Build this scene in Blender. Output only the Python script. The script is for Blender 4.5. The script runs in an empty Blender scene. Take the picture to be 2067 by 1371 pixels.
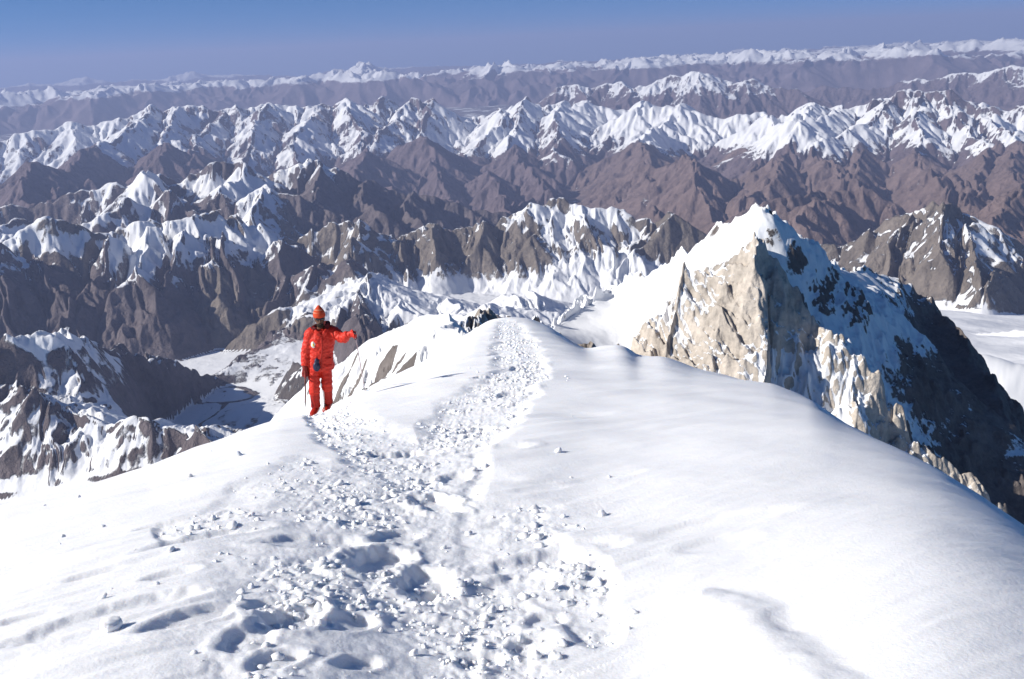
import bpy, math, time
import numpy as np
T0 = time.time()
C = bpy.context.scene
f4 = np.float32
# ------------------------------------------------------------------ camera, sky, sun, exposure
W0, H0, FPX = 2067.0, 1371.0, 2009.6
PITCH, ROLL = math.atan((685.5 - 95) / FPX), math.atan(100 / 2067)
FW = np.array([0, math.cos(PITCH), -math.sin(PITCH)])
XC = np.array([1.0, 0, 0]); UC = np.array([0, math.sin(PITCH), math.cos(PITCH)])
RT = math.cos(ROLL) * XC - math.sin(ROLL) * UC
UP = math.cos(ROLL) * UC + math.sin(ROLL) * XC
from mathutils import Matrix, Vector
cam = bpy.data.objects.new("camera", bpy.data.cameras.new("camera"))
C.collection.objects.link(cam)
M = Matrix(((RT[0], UP[0], -FW[0], 0), (RT[1], UP[1], -FW[1], 0), (RT[2], UP[2], -FW[2], 0), (0, 0, 0, 1)))
cam.matrix_world = M
cam.data.sensor_width = 36; cam.data.lens = 35
cam.data.clip_start = 0.2; cam.data.clip_end = 400000
C.camera = cam
SUN_EL, SUN_AZ = math.radians(31), math.radians(-101)      # azimuth from +Y towards +X
sd = Vector((math.sin(SUN_AZ) * math.cos(SUN_EL), math.cos(SUN_AZ) * math.cos(SUN_EL), math.sin(SUN_EL)))
wd = bpy.data.worlds.new("World"); C.world = wd; wd.use_nodes = True
nt = wd.node_tree
sky = nt.nodes.new("ShaderNodeTexSky"); sky.sky_type = 'NISHITA'; sky.sun_disc = False
sky.sun_elevation = SUN_EL; sky.sun_rotation = SUN_AZ
sky.altitude = 7900; sky.air_density = 1.5; sky.dust_density = 0.4; sky.ozone_density = 0.5
tc = nt.nodes.new("ShaderNodeTexCoord"); mp = nt.nodes.new("ShaderNodeMapping")
mp.inputs['Location'].default_value = (0, 0, 0.10)         # from 7.9 km up the horizon lies below eye level
nt.links.new(tc.outputs['Generated'], mp.inputs['Vector']); nt.links.new(mp.outputs['Vector'], sky.inputs['Vector'])
bg = nt.nodes["Background"]; bg.inputs['Strength'].default_value = 0.066
tn = nt.nodes.new("ShaderNodeMix"); tn.data_type = 'RGBA'; tn.blend_type = 'MULTIPLY'; tn.inputs['Factor'].default_value = 1.0
tn.inputs['B'].default_value = (0.31, 0.79, 1.2, 1)            # slide-film colour of the sky
nt.links.new(sky.outputs['Color'], tn.inputs['A']); nt.links.new(tn.outputs['Result'], bg.inputs['Color'])
sl = bpy.data.lights.new("sun", 'SUN'); sl.energy = 5.0; sl.angle = math.radians(0.5); sl.color = (1.0, 0.945, 0.86)
so = bpy.data.objects.new("sun", sl); C.collection.objects.link(so)
so.rotation_euler = sd.to_track_quat('Z', 'Y').to_euler()
C.view_settings.view_transform = 'Standard'; C.view_settings.look = 'None'
C.view_settings.exposure = 0.43; C.view_settings.gamma = 1.0; C.view_settings.use_curve_mapping = False
C.cycles.max_bounces = 5; C.cycles.diffuse_bounces = 3; C.cycles.volume_bounces = 0
C.cycles.volume_max_steps = 64

# ------------------------------------------------------------------ geometry of sight lines
def ray(px, py):
    v = FW * FPX + RT * (px - 1033.5) - UP * (py - 685.5)
    return v / math.hypot(v[0], v[1])
def pt(px, py, D):
    """the place seen at a photo pixel, D away over the ground"""
    return ray(px, py) * D
def aztan(px, py):
    v = ray(px, py); return math.atan2(v[0], v[1]), -v[2]
def proj(x, y, z):
    d = x * FW[0] + y * FW[1] + z * FW[2]
    d = np.where(d < 0.05, 0.05, d)
    return (1033.5 + FPX * (x * RT[0] + y * RT[1] + z * RT[2]) / d,
            685.5 - FPX * (x * UP[0] + y * UP[1] + z * UP[2]) / d)

# ------------------------------------------------------------------ noise
def h2(ix, iy, seed):
    h = ix.astype(np.uint32) * np.uint32(374761393) + iy.astype(np.uint32) * np.uint32(668265263) + np.uint32((seed * 2246822519) & 0xffffffff)
    h = (h ^ (h >> np.uint32(13))) * np.uint32(1274126177)
    h = (h ^ (h >> np.uint32(16))) * np.uint32(2654435761)
    return ((h ^ (h >> np.uint32(15))) >> np.uint32(8)).astype(f4) * f4(1 / 16777216.0)
def perlin(x, y, seed=0):
    x0 = np.floor(x); y0 = np.floor(y)
    fx = (x - x0).astype(f4); fy = (y - y0).astype(f4)
    ix = x0.astype(np.int64); iy = y0.astype(np.int64)
    u = fx * fx * fx * (fx * (fx * 6 - 15) + 10); v = fy * fy * fy * (fy * (fy * 6 - 15) + 10)
    def g(dx, dy):
        a = h2(ix + dx, iy + dy, seed) * f4(6.2831853)
        return np.cos(a) * (fx - dx) + np.sin(a) * (fy - dy)
    a, b, c, d = g(0, 0), g(1, 0), g(0, 1), g(1, 1)
    return ((a + (b - a) * u) * (1 - v) + (c + (d - c) * u) * v) * f4(1.45)
def fbm(x, y, n, seed=0, gain=0.5):
    s = 0; a = 1.0
    for i in range(n):
        s = s + a * perlin(x * 2**i, y * 2**i, seed + i * 17); a *= gain
    return s
def ridged(x, y, n, seed=0, gain=0.5):
    s = 0; a = 1.0
    for i in range(n):
        s = s + a * (1 - 2 * np.abs(perlin(x * 2**i, y * 2**i, seed + i * 31))); a *= gain
    return s
def sstep(a, b, x):
    t = np.clip((x - a) / (b - a), 0, 1); return t * t * (3 - 2 * t)
def stripes(x, y, tx, ty, lam, seed, k=0.85):
    """gully noise: waves across the direction t, phase-jittered cell by cell -> (cos, sin) sums"""
    X = x / lam; Y = y / lam
    x0 = np.floor(X); y0 = np.floor(Y); fx = (X - x0).astype(f4); fy = (Y - y0).astype(f4)
    ix = x0.astype(np.int64); iy = y0.astype(np.int64)
    cs = np.zeros_like(fx); sn = np.zeros_like(fx); wt = np.zeros_like(fx)
    for i in range(-1, 3):
        for j in range(-1, 3):
            jx = h2(ix + i, iy + j, seed); jy = h2(ix + i, iy + j, seed + 7)
            dx = fx - i + 0.5 - jx; dy = fy - j + 0.5 - jy
            w = np.exp(-2.2 * (dx * dx + dy * dy))
            ph = f4(6.2831853 * k) * (dx * tx + dy * ty)
            cs += np.cos(ph) * w; sn += np.sin(ph) * w; wt += w
    return cs / wt, sn / wt

# ------------------------------------------------------------------ ridge-built mountains
class Ridge:
    def __init__(s, pts, s1=0.9, s2=0.4, L=0.6, sl=0.0, grp='range', mL=1.0, mR=1.0, rock=(0.15, 0.115, 0.118), cap=None, lop=False):
        s.cap = cap; s.lop = lop
        s.P = np.array([pt(*p) for p in pts]); s.s1, s.s2, s.L, s.sl, s.grp, s.mL, s.mR, s.rock = s1, s2, L, sl, grp, mL, mR, rock
def envelope(x, y, z, ridges, gid, snowb, rock, groups):
    for R in ridges:
        P = R.P
        zmax = P[:, 2].max(); lo = float(z.min())
        # farthest reach of this ridge
        dd = 0.0
        mm = min(R.mL, R.mR)
        while zmax - mm * (R.s2 * dd + (R.s1 - R.s2) * R.L * (1 - math.exp(-dd / R.L))) > lo and dd < 30: dd += 0.1 * max(R.L, .02)
        m = (x > P[:, 0].min() - dd) & (x < P[:, 0].max() + dd) & (y > P[:, 1].min() - dd) & (y < P[:, 1].max() + dd)
        idx = np.nonzero(m)[0]
        if not len(idx): continue
        X = x[idx]; Y = y[idx]; best = z[idx].copy(); won = np.zeros(len(idx), bool)
        fall = lambda d: R.s2 * d + (R.s1 - R.s2) * R.L * (1 - np.exp(-d / R.L))
        lop = R.cap is not None or R.mL != R.mR or R.lop          # lopsided ridge: only the nearest stretch counts
        if lop: nd = np.full(len(idx), 1e9); nz = np.zeros(len(idx)); nm = np.ones(len(idx)); ns = np.zeros(len(idx))
        for si, (a, b) in enumerate(zip(P[:-1], P[1:])):
            ex, ey = b[0] - a[0], b[1] - a[1]; l2 = ex * ex + ey * ey + 1e-12
            px = X - a[0]; py = Y - a[1]
            tr = (px * ex + py * ey) / l2; t = np.clip(tr, 0, 1)
            d = np.hypot(px - t * ex, py - t * ey); hz = a[2] + t * (b[2] - a[2])
            if lop:
                sgn = (ex * py - ey * px) / math.sqrt(l2); mul = np.where(sgn > 0, R.mL, R.mR)
                if R.cap:
                    if si == 0: mul = np.where(tr < 0, R.cap, mul)
                    if si == len(P) - 2: mul = np.where(tr > 1, R.cap, mul)
                w = (d < nd - 1e-9) | ((np.abs(d - nd) <= 1e-9) & (np.abs(sgn) > np.abs(ns)))
                nd = np.where(w, d, nd); nz = np.where(w, hz, nz); nm = np.where(w, mul, nm); ns = np.where(w, sgn, ns)
            else:
                hh = hz - fall(d); w = hh > best
                best = np.where(w, hh, best); won |= w
        if lop:
            hh = nz - nm * fall(nd); won = hh > best; best = np.where(won, hh, best)
        z[idx] = best
        wi = idx[won]
        gid[wi] = groups.index(R.grp); snowb[wi] = R.sl
        rock[wi] = R.rock
def nearest(x, y, pts):
    P = np.array([(*pt(*p[:3]), p[3] if len(p) > 3 else 1.0) for p in pts]); best = np.full(x.shape, 1e9); over = np.zeros(x.shape)
    zz = np.zeros(x.shape); sg = np.zeros(x.shape); ss = np.zeros(x.shape)
    for i, (a, b) in enumerate(zip(P[:-1], P[1:])):
        ex, ey = b[0] - a[0], b[1] - a[1]; l2 = ex * ex + ey * ey
        px = x - a[0]; py = y - a[1]; tr = (px * ex + py * ey) / l2; t = np.clip(tr, 0, 1)
        d = np.hypot(px - t * ex, py - t * ey); sgn = (ex * py - ey * px) / math.sqrt(l2)
        w = (d < best - 1e-9) | ((np.abs(d - best) <= 1e-9) & (np.abs(sgn) > np.abs(sg)))
        best = np.where(w, d, best); zz = np.where(w, a[2] + t * (b[2] - a[2]), zz); sg = np.where(w, sgn, sg); ss = np.where(w, a[3] + t * (b[3] - a[3]), ss)
        if i == len(P) - 2: over = np.where(w, np.clip(tr - 1, 0, None) * math.sqrt(l2), 0)
    return best, zz, sg, ss, over
def massif(x, y, brink, skyline, sag, kback, toe=None):
    """a front face below a traced brink, the slope from the brink up to a traced skyline, and a hidden back"""
    dA, zA, sA, kA, oA = nearest(x, y, brink); dB, zB, sB, kB, oB = nearest(x, y, skyline)
    u = dA / (dA + dB + 1e-6)
    mid = zA + (zB - zA) * u
    m = np.nonzero((sA >= 0) & (sB <= 0))[0]
    S = []                                                    # blend of both lines, weighted by closeness
    for L in (brink, skyline) + ((toe,) if toe else ()):
        P = np.array([pt(*p[:3]) for p in L])
        for a, b in zip(P[:-1], P[1:]):
            k = max(1, int(np.hypot(*(b - a)[:2]) / (.04 if abs(P[0, 1]) < 3 else .12)))
            S += [a + (b - a) * i / k for i in range(k)]
    num = np.zeros(len(m)); den = np.zeros(len(m)); xm, ym = x[m], y[m]
    for q in S:
        w = 1 / ((xm - q[0]) ** 2 + (ym - q[1]) ** 2 + 1e-6) ** 1.6; num += w * q[2]; den += w
    mid[m] = num / den
    mid = mid - sag * (dA + dB) * 2 * u * (1 - u)
    z = np.where(sA < 0, zA - kA * dA, np.where(sB > 0, zB - kback * dB, mid))
    return z, np.where(sA < 0, 0, np.where(sB > 0, 2, 1))
def smooth2(a, n):
    for _ in range(n):
        p = np.pad(a, ((1, 1), (1, 1)), mode='edge')
        a = (p[1:-1, 1:-1] * 2 + p[:-2, 1:-1] + p[2:, 1:-1] + p[1:-1, :-2] + p[1:-1, 2:]) / 6
    return a
def polar(th0, th1, nth, r):
    th = np.linspace(math.radians(th0), math.radians(th1), nth)
    R, TH = np.meshgrid(r, th, indexing='ij')
    return R, TH, R * np.sin(TH), R * np.cos(TH)
def grads(Z, r, th):
    gr = np.gradient(Z, r, axis=0); gt = np.gradient(Z, th, axis=1) / r[:, None]
    s, c = np.sin(th)[None], np.cos(th)[None]
    return gr * s + gt * c, gr * c - gt * s
def erode(Z, X, Y, r, th, octs, seed, slope0=0.45):
    for i, (lam, amp) in enumerate(octs):
        gx, gy = grads(smooth2(Z, (16, 10, 6, 3, 2, 2)[i]), r, th)
        g = np.hypot(gx, gy) + 1e-6
        tx = (-gy / g).astype(f4); ty = (gx / g).astype(f4)
        rot = .5 * fbm(X / (lam * 2.2), Y / (lam * 2.2), 2, seed + i * 13 + 5); cr, sr = np.cos(rot), np.sin(rot)
        tx, ty = tx * cr - ty * sr, tx * sr + ty * cr
        c, s = stripes(X, Y, tx, ty, lam, seed + i * 101)
        ph = np.arctan2(s, c); mag = np.sqrt(np.clip(np.hypot(c, s), 0, 1))
        prof = (1 - 2.0 * np.abs(np.sin(ph * 0.5))) * mag
        # fade where the grid is too coarse for the wavelength
        sp = np.gradient(r)[:, None]
        fade = sstep(1.3, 3.0, lam / np.maximum(sp, r[:, None] * (th[1] - th[0])))
        wt = np.clip(g / slope0, 0, 1.0) * fade
        Z = Z + amp * wt * (prof + 0.15) * np.interp(r, [14, 24], [1, 1.45])[:, None]
    return Z
def tagk(o, label, cat=None, kind=None, group=None):
    o["label"] = label
    if cat: o["category"] = cat
    if kind: o["kind"] = kind
    if group: o["group"] = group
def grid_mesh(name, X, Y, Z, mask=None, attrs=None, colors=None, mat=None, scale=1.0):
    n, m = X.shape
    idx = np.arange(n * m).reshape(n, m)
    q = np.stack([idx[:-1, :-1], idx[:-1, 1:], idx[1:, 1:], idx[1:, :-1]], -1).reshape(-1, 4)
    if mask is not None: q = q[mask[:-1, :-1].reshape(-1)]
    used = np.unique(q); remap = np.full(n * m, -1, np.int64); remap[used] = np.arange(len(used)); q = remap[q]
    co = np.stack([X, Y, Z], -1).reshape(-1, 3)[used] * scale
    # winding: make normals point up
    v = np.cross(co[q[0, 1]] - co[q[0, 0]], co[q[0, 2]] - co[q[0, 0]])
    if v[2] < 0: q = q[:, ::-1]
    me = bpy.data.meshes.new(name)
    me.vertices.add(len(co)); me.vertices.foreach_set("co", co.astype(f4).ravel())
    me.loops.add(q.size); me.loops.foreach_set("vertex_index", q.astype(np.int32).ravel())
    me.polygons.add(len(q)); me.polygons.foreach_set("loop_start", np.arange(0, q.size, 4, dtype=np.int32))
    me.update(calc_edges=True)
    me.polygons.foreach_set("use_smooth", np.ones(len(q), bool))
    for k, a in (attrs or {}).items():
        at = me.attributes.new(k, 'FLOAT', 'POINT'); at.data.foreach_set("value", a.reshape(-1)[used].astype(f4))
    for k, a in (colors or {}).items():
        at = me.attributes.new(k, 'FLOAT_COLOR', 'POINT')
        c4 = np.ones((len(used), 4), f4); c4[:, :3] = a.reshape(-1, 3)[used]
        at.data.foreach_set("color", c4.ravel())
    if mat: me.materials.append(mat)
    o = bpy.data.objects.new(name, me); C.collection.objects.link(o)
    return o

# ------------------------------------------------------------------ materials
def nodes(name):
    m = bpy.data.materials.new(name); m.use_nodes = True
    t = m.node_tree; t.nodes.clear()
    out = t.nodes.new("ShaderNodeOutputMaterial"); b = t.nodes.new("ShaderNodeBsdfPrincipled")
    t.links.new(b.outputs[0], out.inputs[0]); return m, t, b
def N(t, typ, **kw):
    n = t.nodes.new(typ)
    for k, v in kw.items():
        if k.startswith('i_'):
            key = k[2:]; n.inputs[int(key) if key.isdigit() else key].default_value = v
        else: setattr(n, k, v)
    return n
def mathn(t, op, a, b=None, clamp=False):
    n = N(t, "ShaderNodeMath", operation=op, use_clamp=clamp)
    for i, v in enumerate((a, b)):
        if v is None: continue
        if isinstance(v, (int, float)): n.inputs[i].default_value = v
        else: t.links.new(v, n.inputs[i])
    return n.outputs[0]
def terrain_mat(name, fine, snowcol=(0.80, 0.81, 0.83), bump=0.5, soft=0.12):
    """rock and snow; fine = size in metres of the smallest snow patches"""
    m, t, b = nodes(name)
    geo = N(t, "ShaderNodeNewGeometry")
    n1 = N(t, "ShaderNodeTexNoise", i_Scale=1.0 / (fine * 6), i_Detail=6.0, i_Roughness=0.68)
    n2 = N(t, "ShaderNodeTexNoise", i_Scale=1.0 / (fine * 30), i_Detail=4.0, i_Roughness=0.6)
    for n in (n1, n2): t.links.new(geo.outputs['Position'], n.inputs['Vector'])
    at = N(t, "ShaderNodeAttribute", attribute_name="snow")
    rc = N(t, "ShaderNodeAttribute", attribute_name="rock")
    a = mathn(t, 'ADD', at.outputs['Fac'], mathn(t, 'MULTIPLY', mathn(t, 'SUBTRACT', n1.outputs[0], 0.5), 1.5))
    mr = N(t, "ShaderNodeMapRange", interpolation_type='SMOOTHSTEP'); mr.inputs['From Min'].default_value = 0.5 - soft; mr.inputs['From Max'].default_value = 0.5 + soft
    t.links.new(a, mr.inputs['Value'])
    # rock tint variation
    cr = N(t, "ShaderNodeMapRange"); cr.inputs['From Min'].default_value = 0.3; cr.inputs['From Max'].default_value = 0.7
    cr.inputs['To Min'].default_value = 0.5; cr.inputs['To Max'].default_value = 1.5
    t.links.new(mathn(t, 'MULTIPLY', mathn(t, 'ADD', n1.outputs[0], n2.outputs[0]), 0.5), cr.inputs['Value'])
    vm = N(t, "ShaderNodeVectorMath", operation='SCALE'); t.links.new(rc.outputs['Color'], vm.inputs[0]); t.links.new(cr.outputs[0], vm.inputs['Scale'])
    mx = N(t, "ShaderNodeMix", data_type='RGBA'); t.links.new(mr.outputs[0], mx.inputs['Factor'])
    t.links.new(vm.outputs[0], mx.inputs['A']); mx.inputs['B'].default_value = (*snowcol, 1)
    t.links.new(mx.outputs['Result'], b.inputs['Base Color'])
    b.inputs['Roughness'].default_value = 0.9; b.inputs['Specular IOR Level'].default_value = 0.1
    bp = N(t, "ShaderNodeBump"); bp.inputs['Strength'].default_value = bump; bp.inputs['Distance'].default_value = fine * 4.0
    inv = mathn(t, 'SUBTRACT', 1.15, mr.outputs[0])
    t.links.new(mathn(t, 'MULTIPLY', n1.outputs[0], inv), bp.inputs['Height'])
    t.links.new(bp.outputs[0], b.inputs['Normal'])
    return m

#@@FAR
# ================================================================== far mountains (kilometres, scaled to metres when built)
BR = (0.155, 0.120, 0.128); BR2 = (0.190, 0.140, 0.128); DK = (0.150, 0.126, 0.128); TAN = (0.30, 0.25, 0.195); GR = (0.21, 0.18, 0.155)
def D(pts, d0, d1=None):
    """give a traced line its distances, running evenly from d0 to d1"""
    d1 = d0 if d1 is None else d1; n = max(1, len(pts) - 1)
    return [(p[0], p[1], d0 + (d1 - d0) * i / n) for i, p in enumerate(pts)]
groups = ['valley_glacier', 'white_range', 'brown_hills', 'dark_crags', 'central_crest', 'left_peak', 'right_crag', 'back_range']
RG = []
def add(pts, *a, **k): RG.append(Ridge(pts, *a, **k))
# white main range
wl = dict(s1=.75, s2=.28, L=1.6, sl=-3.2, grp='white_range', rock=BR)
add(D([(-160,300),(-60,280),(0,284),(51,267),(91,261),(139,244),(159,252),(193,256),(230,244),(271,230),(301,218),(322,229),(359,220),(389,217),(417,225),(454,223),(474,207),(494,217),(542,207),(555,212),(610,217),(643,210),(670,217),(698,199),(714,217),(731,217),(778,198),(809,217),(836,200),(853,207),(873,200),(897,213),(910,230),(937,234),(958,240),(985,234),(1008,218),(1032,210),(1039,220),(1059,198),(1086,220),(1107,210),(1134,207),(1151,217),(1185,203),(1208,207),(1235,217),(1273,225),(1300,210),(1340,214),(1378,217)], 34, 36), **wl)
add(D([(1300,210),(1375,214),(1380,222),(1440,236),(1480,232),(1545,229),(1560,240),(1600,225),(1640,212),(1680,218),(1709,222),(1733,210),(1760,200),(1790,203),(1811,190),(1868,186),(1895,185),(1916,193),(1943,207),(1970,217),(2004,212),(2031,225),(2067,222),(2200,215)], 33, 31), **wl)
# spurs of the white range that come towards the viewer
for p in ([(301,218),(290,240),(262,262),(205,292)], [(359,220),(345,245),(330,275),(325,320)], [(454,223),(430,250),(400,275),(388,300),(372,345)],
          [(542,207),(520,235),(512,262),(500,300),(488,350)], [(643,210),(625,240),(600,262),(585,300),(600,340)], [(698,199),(712,228),(735,262),(722,300),(745,330)],
          [(836,200),(800,240),(770,262),(742,300),(716,330)], [(873,200),(855,250),(848,290),(835,330),(810,352)], [(1008,218),(1018,240),(960,300),(900,335)],
          [(1059,198),(1046,235),(1038,262),(1030,296),(985,345)], [(1134,207),(1120,240),(1130,280),(1118,310)], [(1300,210),(1280,232),(1240,262),(1200,300),(1170,330),(1105,382)],
          [(1378,217),(1362,236),(1320,262),(1290,285)]):
    add(D(p, 34.5, 28.5 if len(p) > 3 else 31), **{**wl, 's1': .8})
for p in ([(1545,229),(1556,245),(1580,265),(1600,272)], [(1640,212),(1625,235),(1612,255)], [(1709,222),(1680,232),(1640,250),(1625,285)], [(1811,190),(1790,215),(1750,250),(1700,272),(1640,298)],
          [(1868,186),(1855,215),(1850,245),(1862,275),(1855,310)], [(1895,185),(1925,220),(1950,258),(1985,290),(2010,300)], [(1970,217),(2000,245),(2030,270),(2067,292)]):
    add(D(p, 32, 26), **{**wl, 'sl': -3.0})
# ranges behind it
wl2 = dict(s1=.7, s2=.33, L=1.5, sl=-2.2, grp='back_range', rock=BR)
add(D([(1110,200),(1127,179),(1164,174),(1188,183),(1235,179),(1256,171),(1279,178),(1310,176),(1334,163),(1357,154),(1378,159),(1394,154),(1435,157),(1465,174),(1516,166),(1570,173),(1604,178),(1618,196),(1648,200),(1709,222)], 44, 42), **wl2)
add(D([(1620,196),(1645,183),(1662,176),(1695,183),(1760,178),(1800,171),(1848,164),(1868,169),(1943,152),(1990,146),(2031,135),(2067,135),(2200,125)], 50, 46), **wl2)
# brown spurs in front of the white range
bl = dict(s1=.85, s2=.34, L=.8, sl=-1.2, grp='brown_hills', rock=BR)
for p, a, b in (([(850,272),(880,330),(890,365),(905,400),(918,418)], 29, 22), ([(1040,296),(1050,330),(1085,365),(1095,386)], 29, 23.5), ([(985,345),(1000,380),(1020,412)], 26, 22),
             ([(742,300),(716,340),(735,378),(800,385)], 27, 22), ([(600,340),(640,352)], 27, 25), ([(388,300),(385,340),(420,360)], 29, 24), ([(335,290),(330,325)], 28, 26), ([(205,292),(150,330),(120,370),(100,410)], 29, 21),
             ([(60,330),(40,380),(60,425)], 24, 20), ([(1105,382),(1070,410),(1015,425)], 25, 20),
             ([(1290,285),(1305,312),(1315,345),(1310,360)], 28, 23), ([(1310,330),(1395,328),(1400,352),(1402,372),(1415,400),(1440,440),(1448,470)], 24, 17), ([(1402,372),(1475,400),(1490,415)], 22, 20),
             ([(1500,300),(1540,325),(1512,345)], 27, 24), ([(1625,300),(1560,322),(1575,340),(1560,370),(1500,410)], 26, 19), ([(1640,298),(1640,320),(1690,345),(1700,380)], 26, 21),
             ([(1735,305),(1730,335),(1720,360),(1760,400),(1810,440)], 26, 17.5), ([(1855,312),(1850,330),(1885,362),(1905,385),(1920,420)], 26, 17), ([(1915,350),(1945,385),(1960,420)], 22, 17.5),
             ([(2010,300),(1985,330),(1965,365),(1975,400)], 26, 19), ([(2067,292),(2040,330),(2060,380)], 26, 19), ([(1560,410),(1620,400),(1660,395),(1740,385)], 17, 18.5), ([(1600,440),(1650,420),(1690,405)], 15.5, 17.5), ([(2140,380),(2067,400),(2000,440)], 18, 15),
             ([(1320,420),(1335,445),(1370,470)], 18.5, 16)):
    add(D(p, a, b), **{**bl, 'rock': BR2 if p[0][0] > 1200 else BR})
# dark snowy crags, left and middle
dl = dict(s1=1.05, s2=.42, L=.5, sl=-2.35, grp='dark_crags', rock=DK)
add(D([(-150,440),(-50,430),(0,425),(118,400),(163,379),(237,372),(281,359),(295,344),(308,359),(339,359),(423,345),(447,325),(484,330),(521,352),(545,352),(610,332),(643,332),(674,342),(684,359),(704,371),(741,372),(782,389),(832,403),(856,400),(900,417),(950,418),(1000,428),(1040,440)], 18.5, 18.5), **dl)
add(D([(295,344),(300,372),(330,398),(350,418),(395,440)], 18.3, 16), **dl)
add(D([(484,330),(470,365),(445,378),(430,395)], 18, 16.7), **dl)
add(D([(643,332),(655,365),(640,395),(625,420)], 18.3, 16.4), **dl)
add(D([(741,372),(735,400),(750,430)], 18.2, 16.3), **dl)
add(D([(832,403),(825,425),(840,450)], 18.2, 16.3), **dl)
add(D([(532,396),(515,425),(500,455)], 16.2, 14.6), s1=1.2, s2=.45, L=.4, sl=-2.8, grp='dark_crags', rock=GR, mR=1.3)
add(D([(345,398),(390,440),(440,450),(532,396),(560,398),(600,400)], 16.6, 16.3), **dl)
add(D([(-120,480),(0,455),(50,448),(118,462),(160,440),(250,425),(262,400)], 15.5, 16.6), **{**dl, 'sl': -2.8})
# central crest with its snow basin
cl = dict(s1=1.15, s2=.36, L=.55, sl=-2.65, grp='central_crest', rock=GR)
crest = [(-140,540),(-60,515),(0,498),(40,480),(90,462),(118,458),(150,462),(190,468),(230,470),(262,458),(300,444),(340,446),(384,428),(428,440),(415,452),(473,452),(500,462),(529,466),(559,487),(600,492),(640,474),(680,456),(731,442),(765,474),(792,496),(815,491),(870,463),(917,458),(968,456),(1005,461),(1052,451),(1063,437),(1097,420),(1120,409),(1144,422),(1195,419),(1256,425),(1290,447),(1323,461),(1357,442),(1378,464),(1420,490),(1520,500),(1620,520),(1700,535)]
add(D(crest, 13.2, 13.4), **cl)
ll = {**cl, 'grp': 'left_crags', 's1': 1.0, 's2': .5, 'rock': DK, 'sl': -2.55}
groups.append('left_crags')
for p, a, b in (([(65,515),(95,545),(110,600),(130,640)], 12.6, 11.5), ([(220,490),(205,555),(165,610),(118,665)], 12.8, 11.2), ([(300,470),(275,540),(262,575)], 12.9, 11.6),
                ([(370,470),(345,540),(330,600),(300,670)], 12.8, 11.2), ([(440,480),(470,560),(480,620),(440,690)], 12.8, 11.2), ([(565,490),(585,560),(575,585),(500,650),(470,705)], 12.7, 11.1),
                ([(590,570),(640,545),(660,590),(600,680),(560,712)], 12.2, 11.0), ([(700,540),(720,580),(660,640),(600,700)], 11.6, 10.8), ([(0,500),(-10,570),(10,640)], 12.4, 11.4)):
    add(D(p, a, b), **ll)
cs = {**cl, 's1': 1.3, 's2': .5, 'L': .3}
for p, a, b in (([(731,442),(722,490),(705,530)], 13.1, 12.3), ([(870,463),(880,500),(885,550)], 13.2, 12.4), ([(968,456),(965,500),(1000,545)], 13.2, 12.5), ([(1063,437),(1090,470),(1100,520),(1150,540)], 13.3, 12.5),
                ([(1120,409),(1150,440),(1180,460)], 13.4, 13), ([(1357,442),(1310,490),(1270,520),(1240,548)], 13.2, 12.4), ([(815,491),(810,530),(830,570)], 13.1, 12.3)):
    add(D(p, a, b), **cs)
# low snowy hummocks in the basin
add(D([(720,585),(728,640),(742,700),(770,760)], 11.0, 7.9), **{**ll, 'sl': -2.2})
add(D([(660,620),(640,680),(600,724)], 10.9, 10.7), **{**ll, 'sl': -2.2})
hs = dict(s1=.6, s2=.35, L=.25, sl=-2.9, grp='central_crest', rock=GR)
for p, a, b in (([(690,585),(735,560),(745,600),(690,660)], 11.4, 10.3), ([(800,600),(805,625),(770,690)], 10.9, 9.8), ([(910,598),(935,610),(900,640)], 11, 10.4), ([(1020,590),(1050,600),(1060,640)], 11.2, 10.4), ([(1070,588),(1085,600),(1090,640)], 11.2, 10.4),
                ([(1180,615),(1210,630),(1230,650)], 11, 10.4), ([(985,620),(990,645)], 9.6, 9.2)):
    add(D(p, a, b), **hs)
# the shadowed peak on the left above the glacier bend
pl = dict(s1=.95, s2=.50, L=.4, sl=-2.55, grp='left_peak', rock=DK)
LP_SKY = [(-260,900,7.0),(-180,820,7.0),(-60,735,7.08),(0,700,7.1),(45,672,7.15),(62,664,7.2),(80,661,7.25),(100,668,7.3),(130,682,7.45),(185,702,7.75),(240,716,8.1),(290,728,8.4),(350,742,8.8),(400,752,9.1),(440,764,9.4)]
LP_BRINK = [(-260,930,7.2,.9),(-60,790,7.15,.9),(0,775,7.1,.9),(60,790,6.9,.9),(100,805,6.75,.9),(160,832,6.5,.9),(250,855,6.15,.9),(320,880,5.85,.9),(390,900,5.6,.9),(440,915,5.4,.9)]
LP_TOE = [(445,780,9.2),(425,800,8.95),(400,825,8.75),(370,845,8.5),(345,868,8.1),(365,885,7.7),(385,895,7.3),(420,905,6.7),(520,960,6.4)]
# fluted spur right of the glacier bend
add(D([(592,752),(610,746),(660,748),(740,760),(800,770)], 8.5, 7.6), s1=.9, s2=.75, L=.5, sl=-2.9, grp='left_crags', rock=(0.12, 0.105, 0.1))
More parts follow.
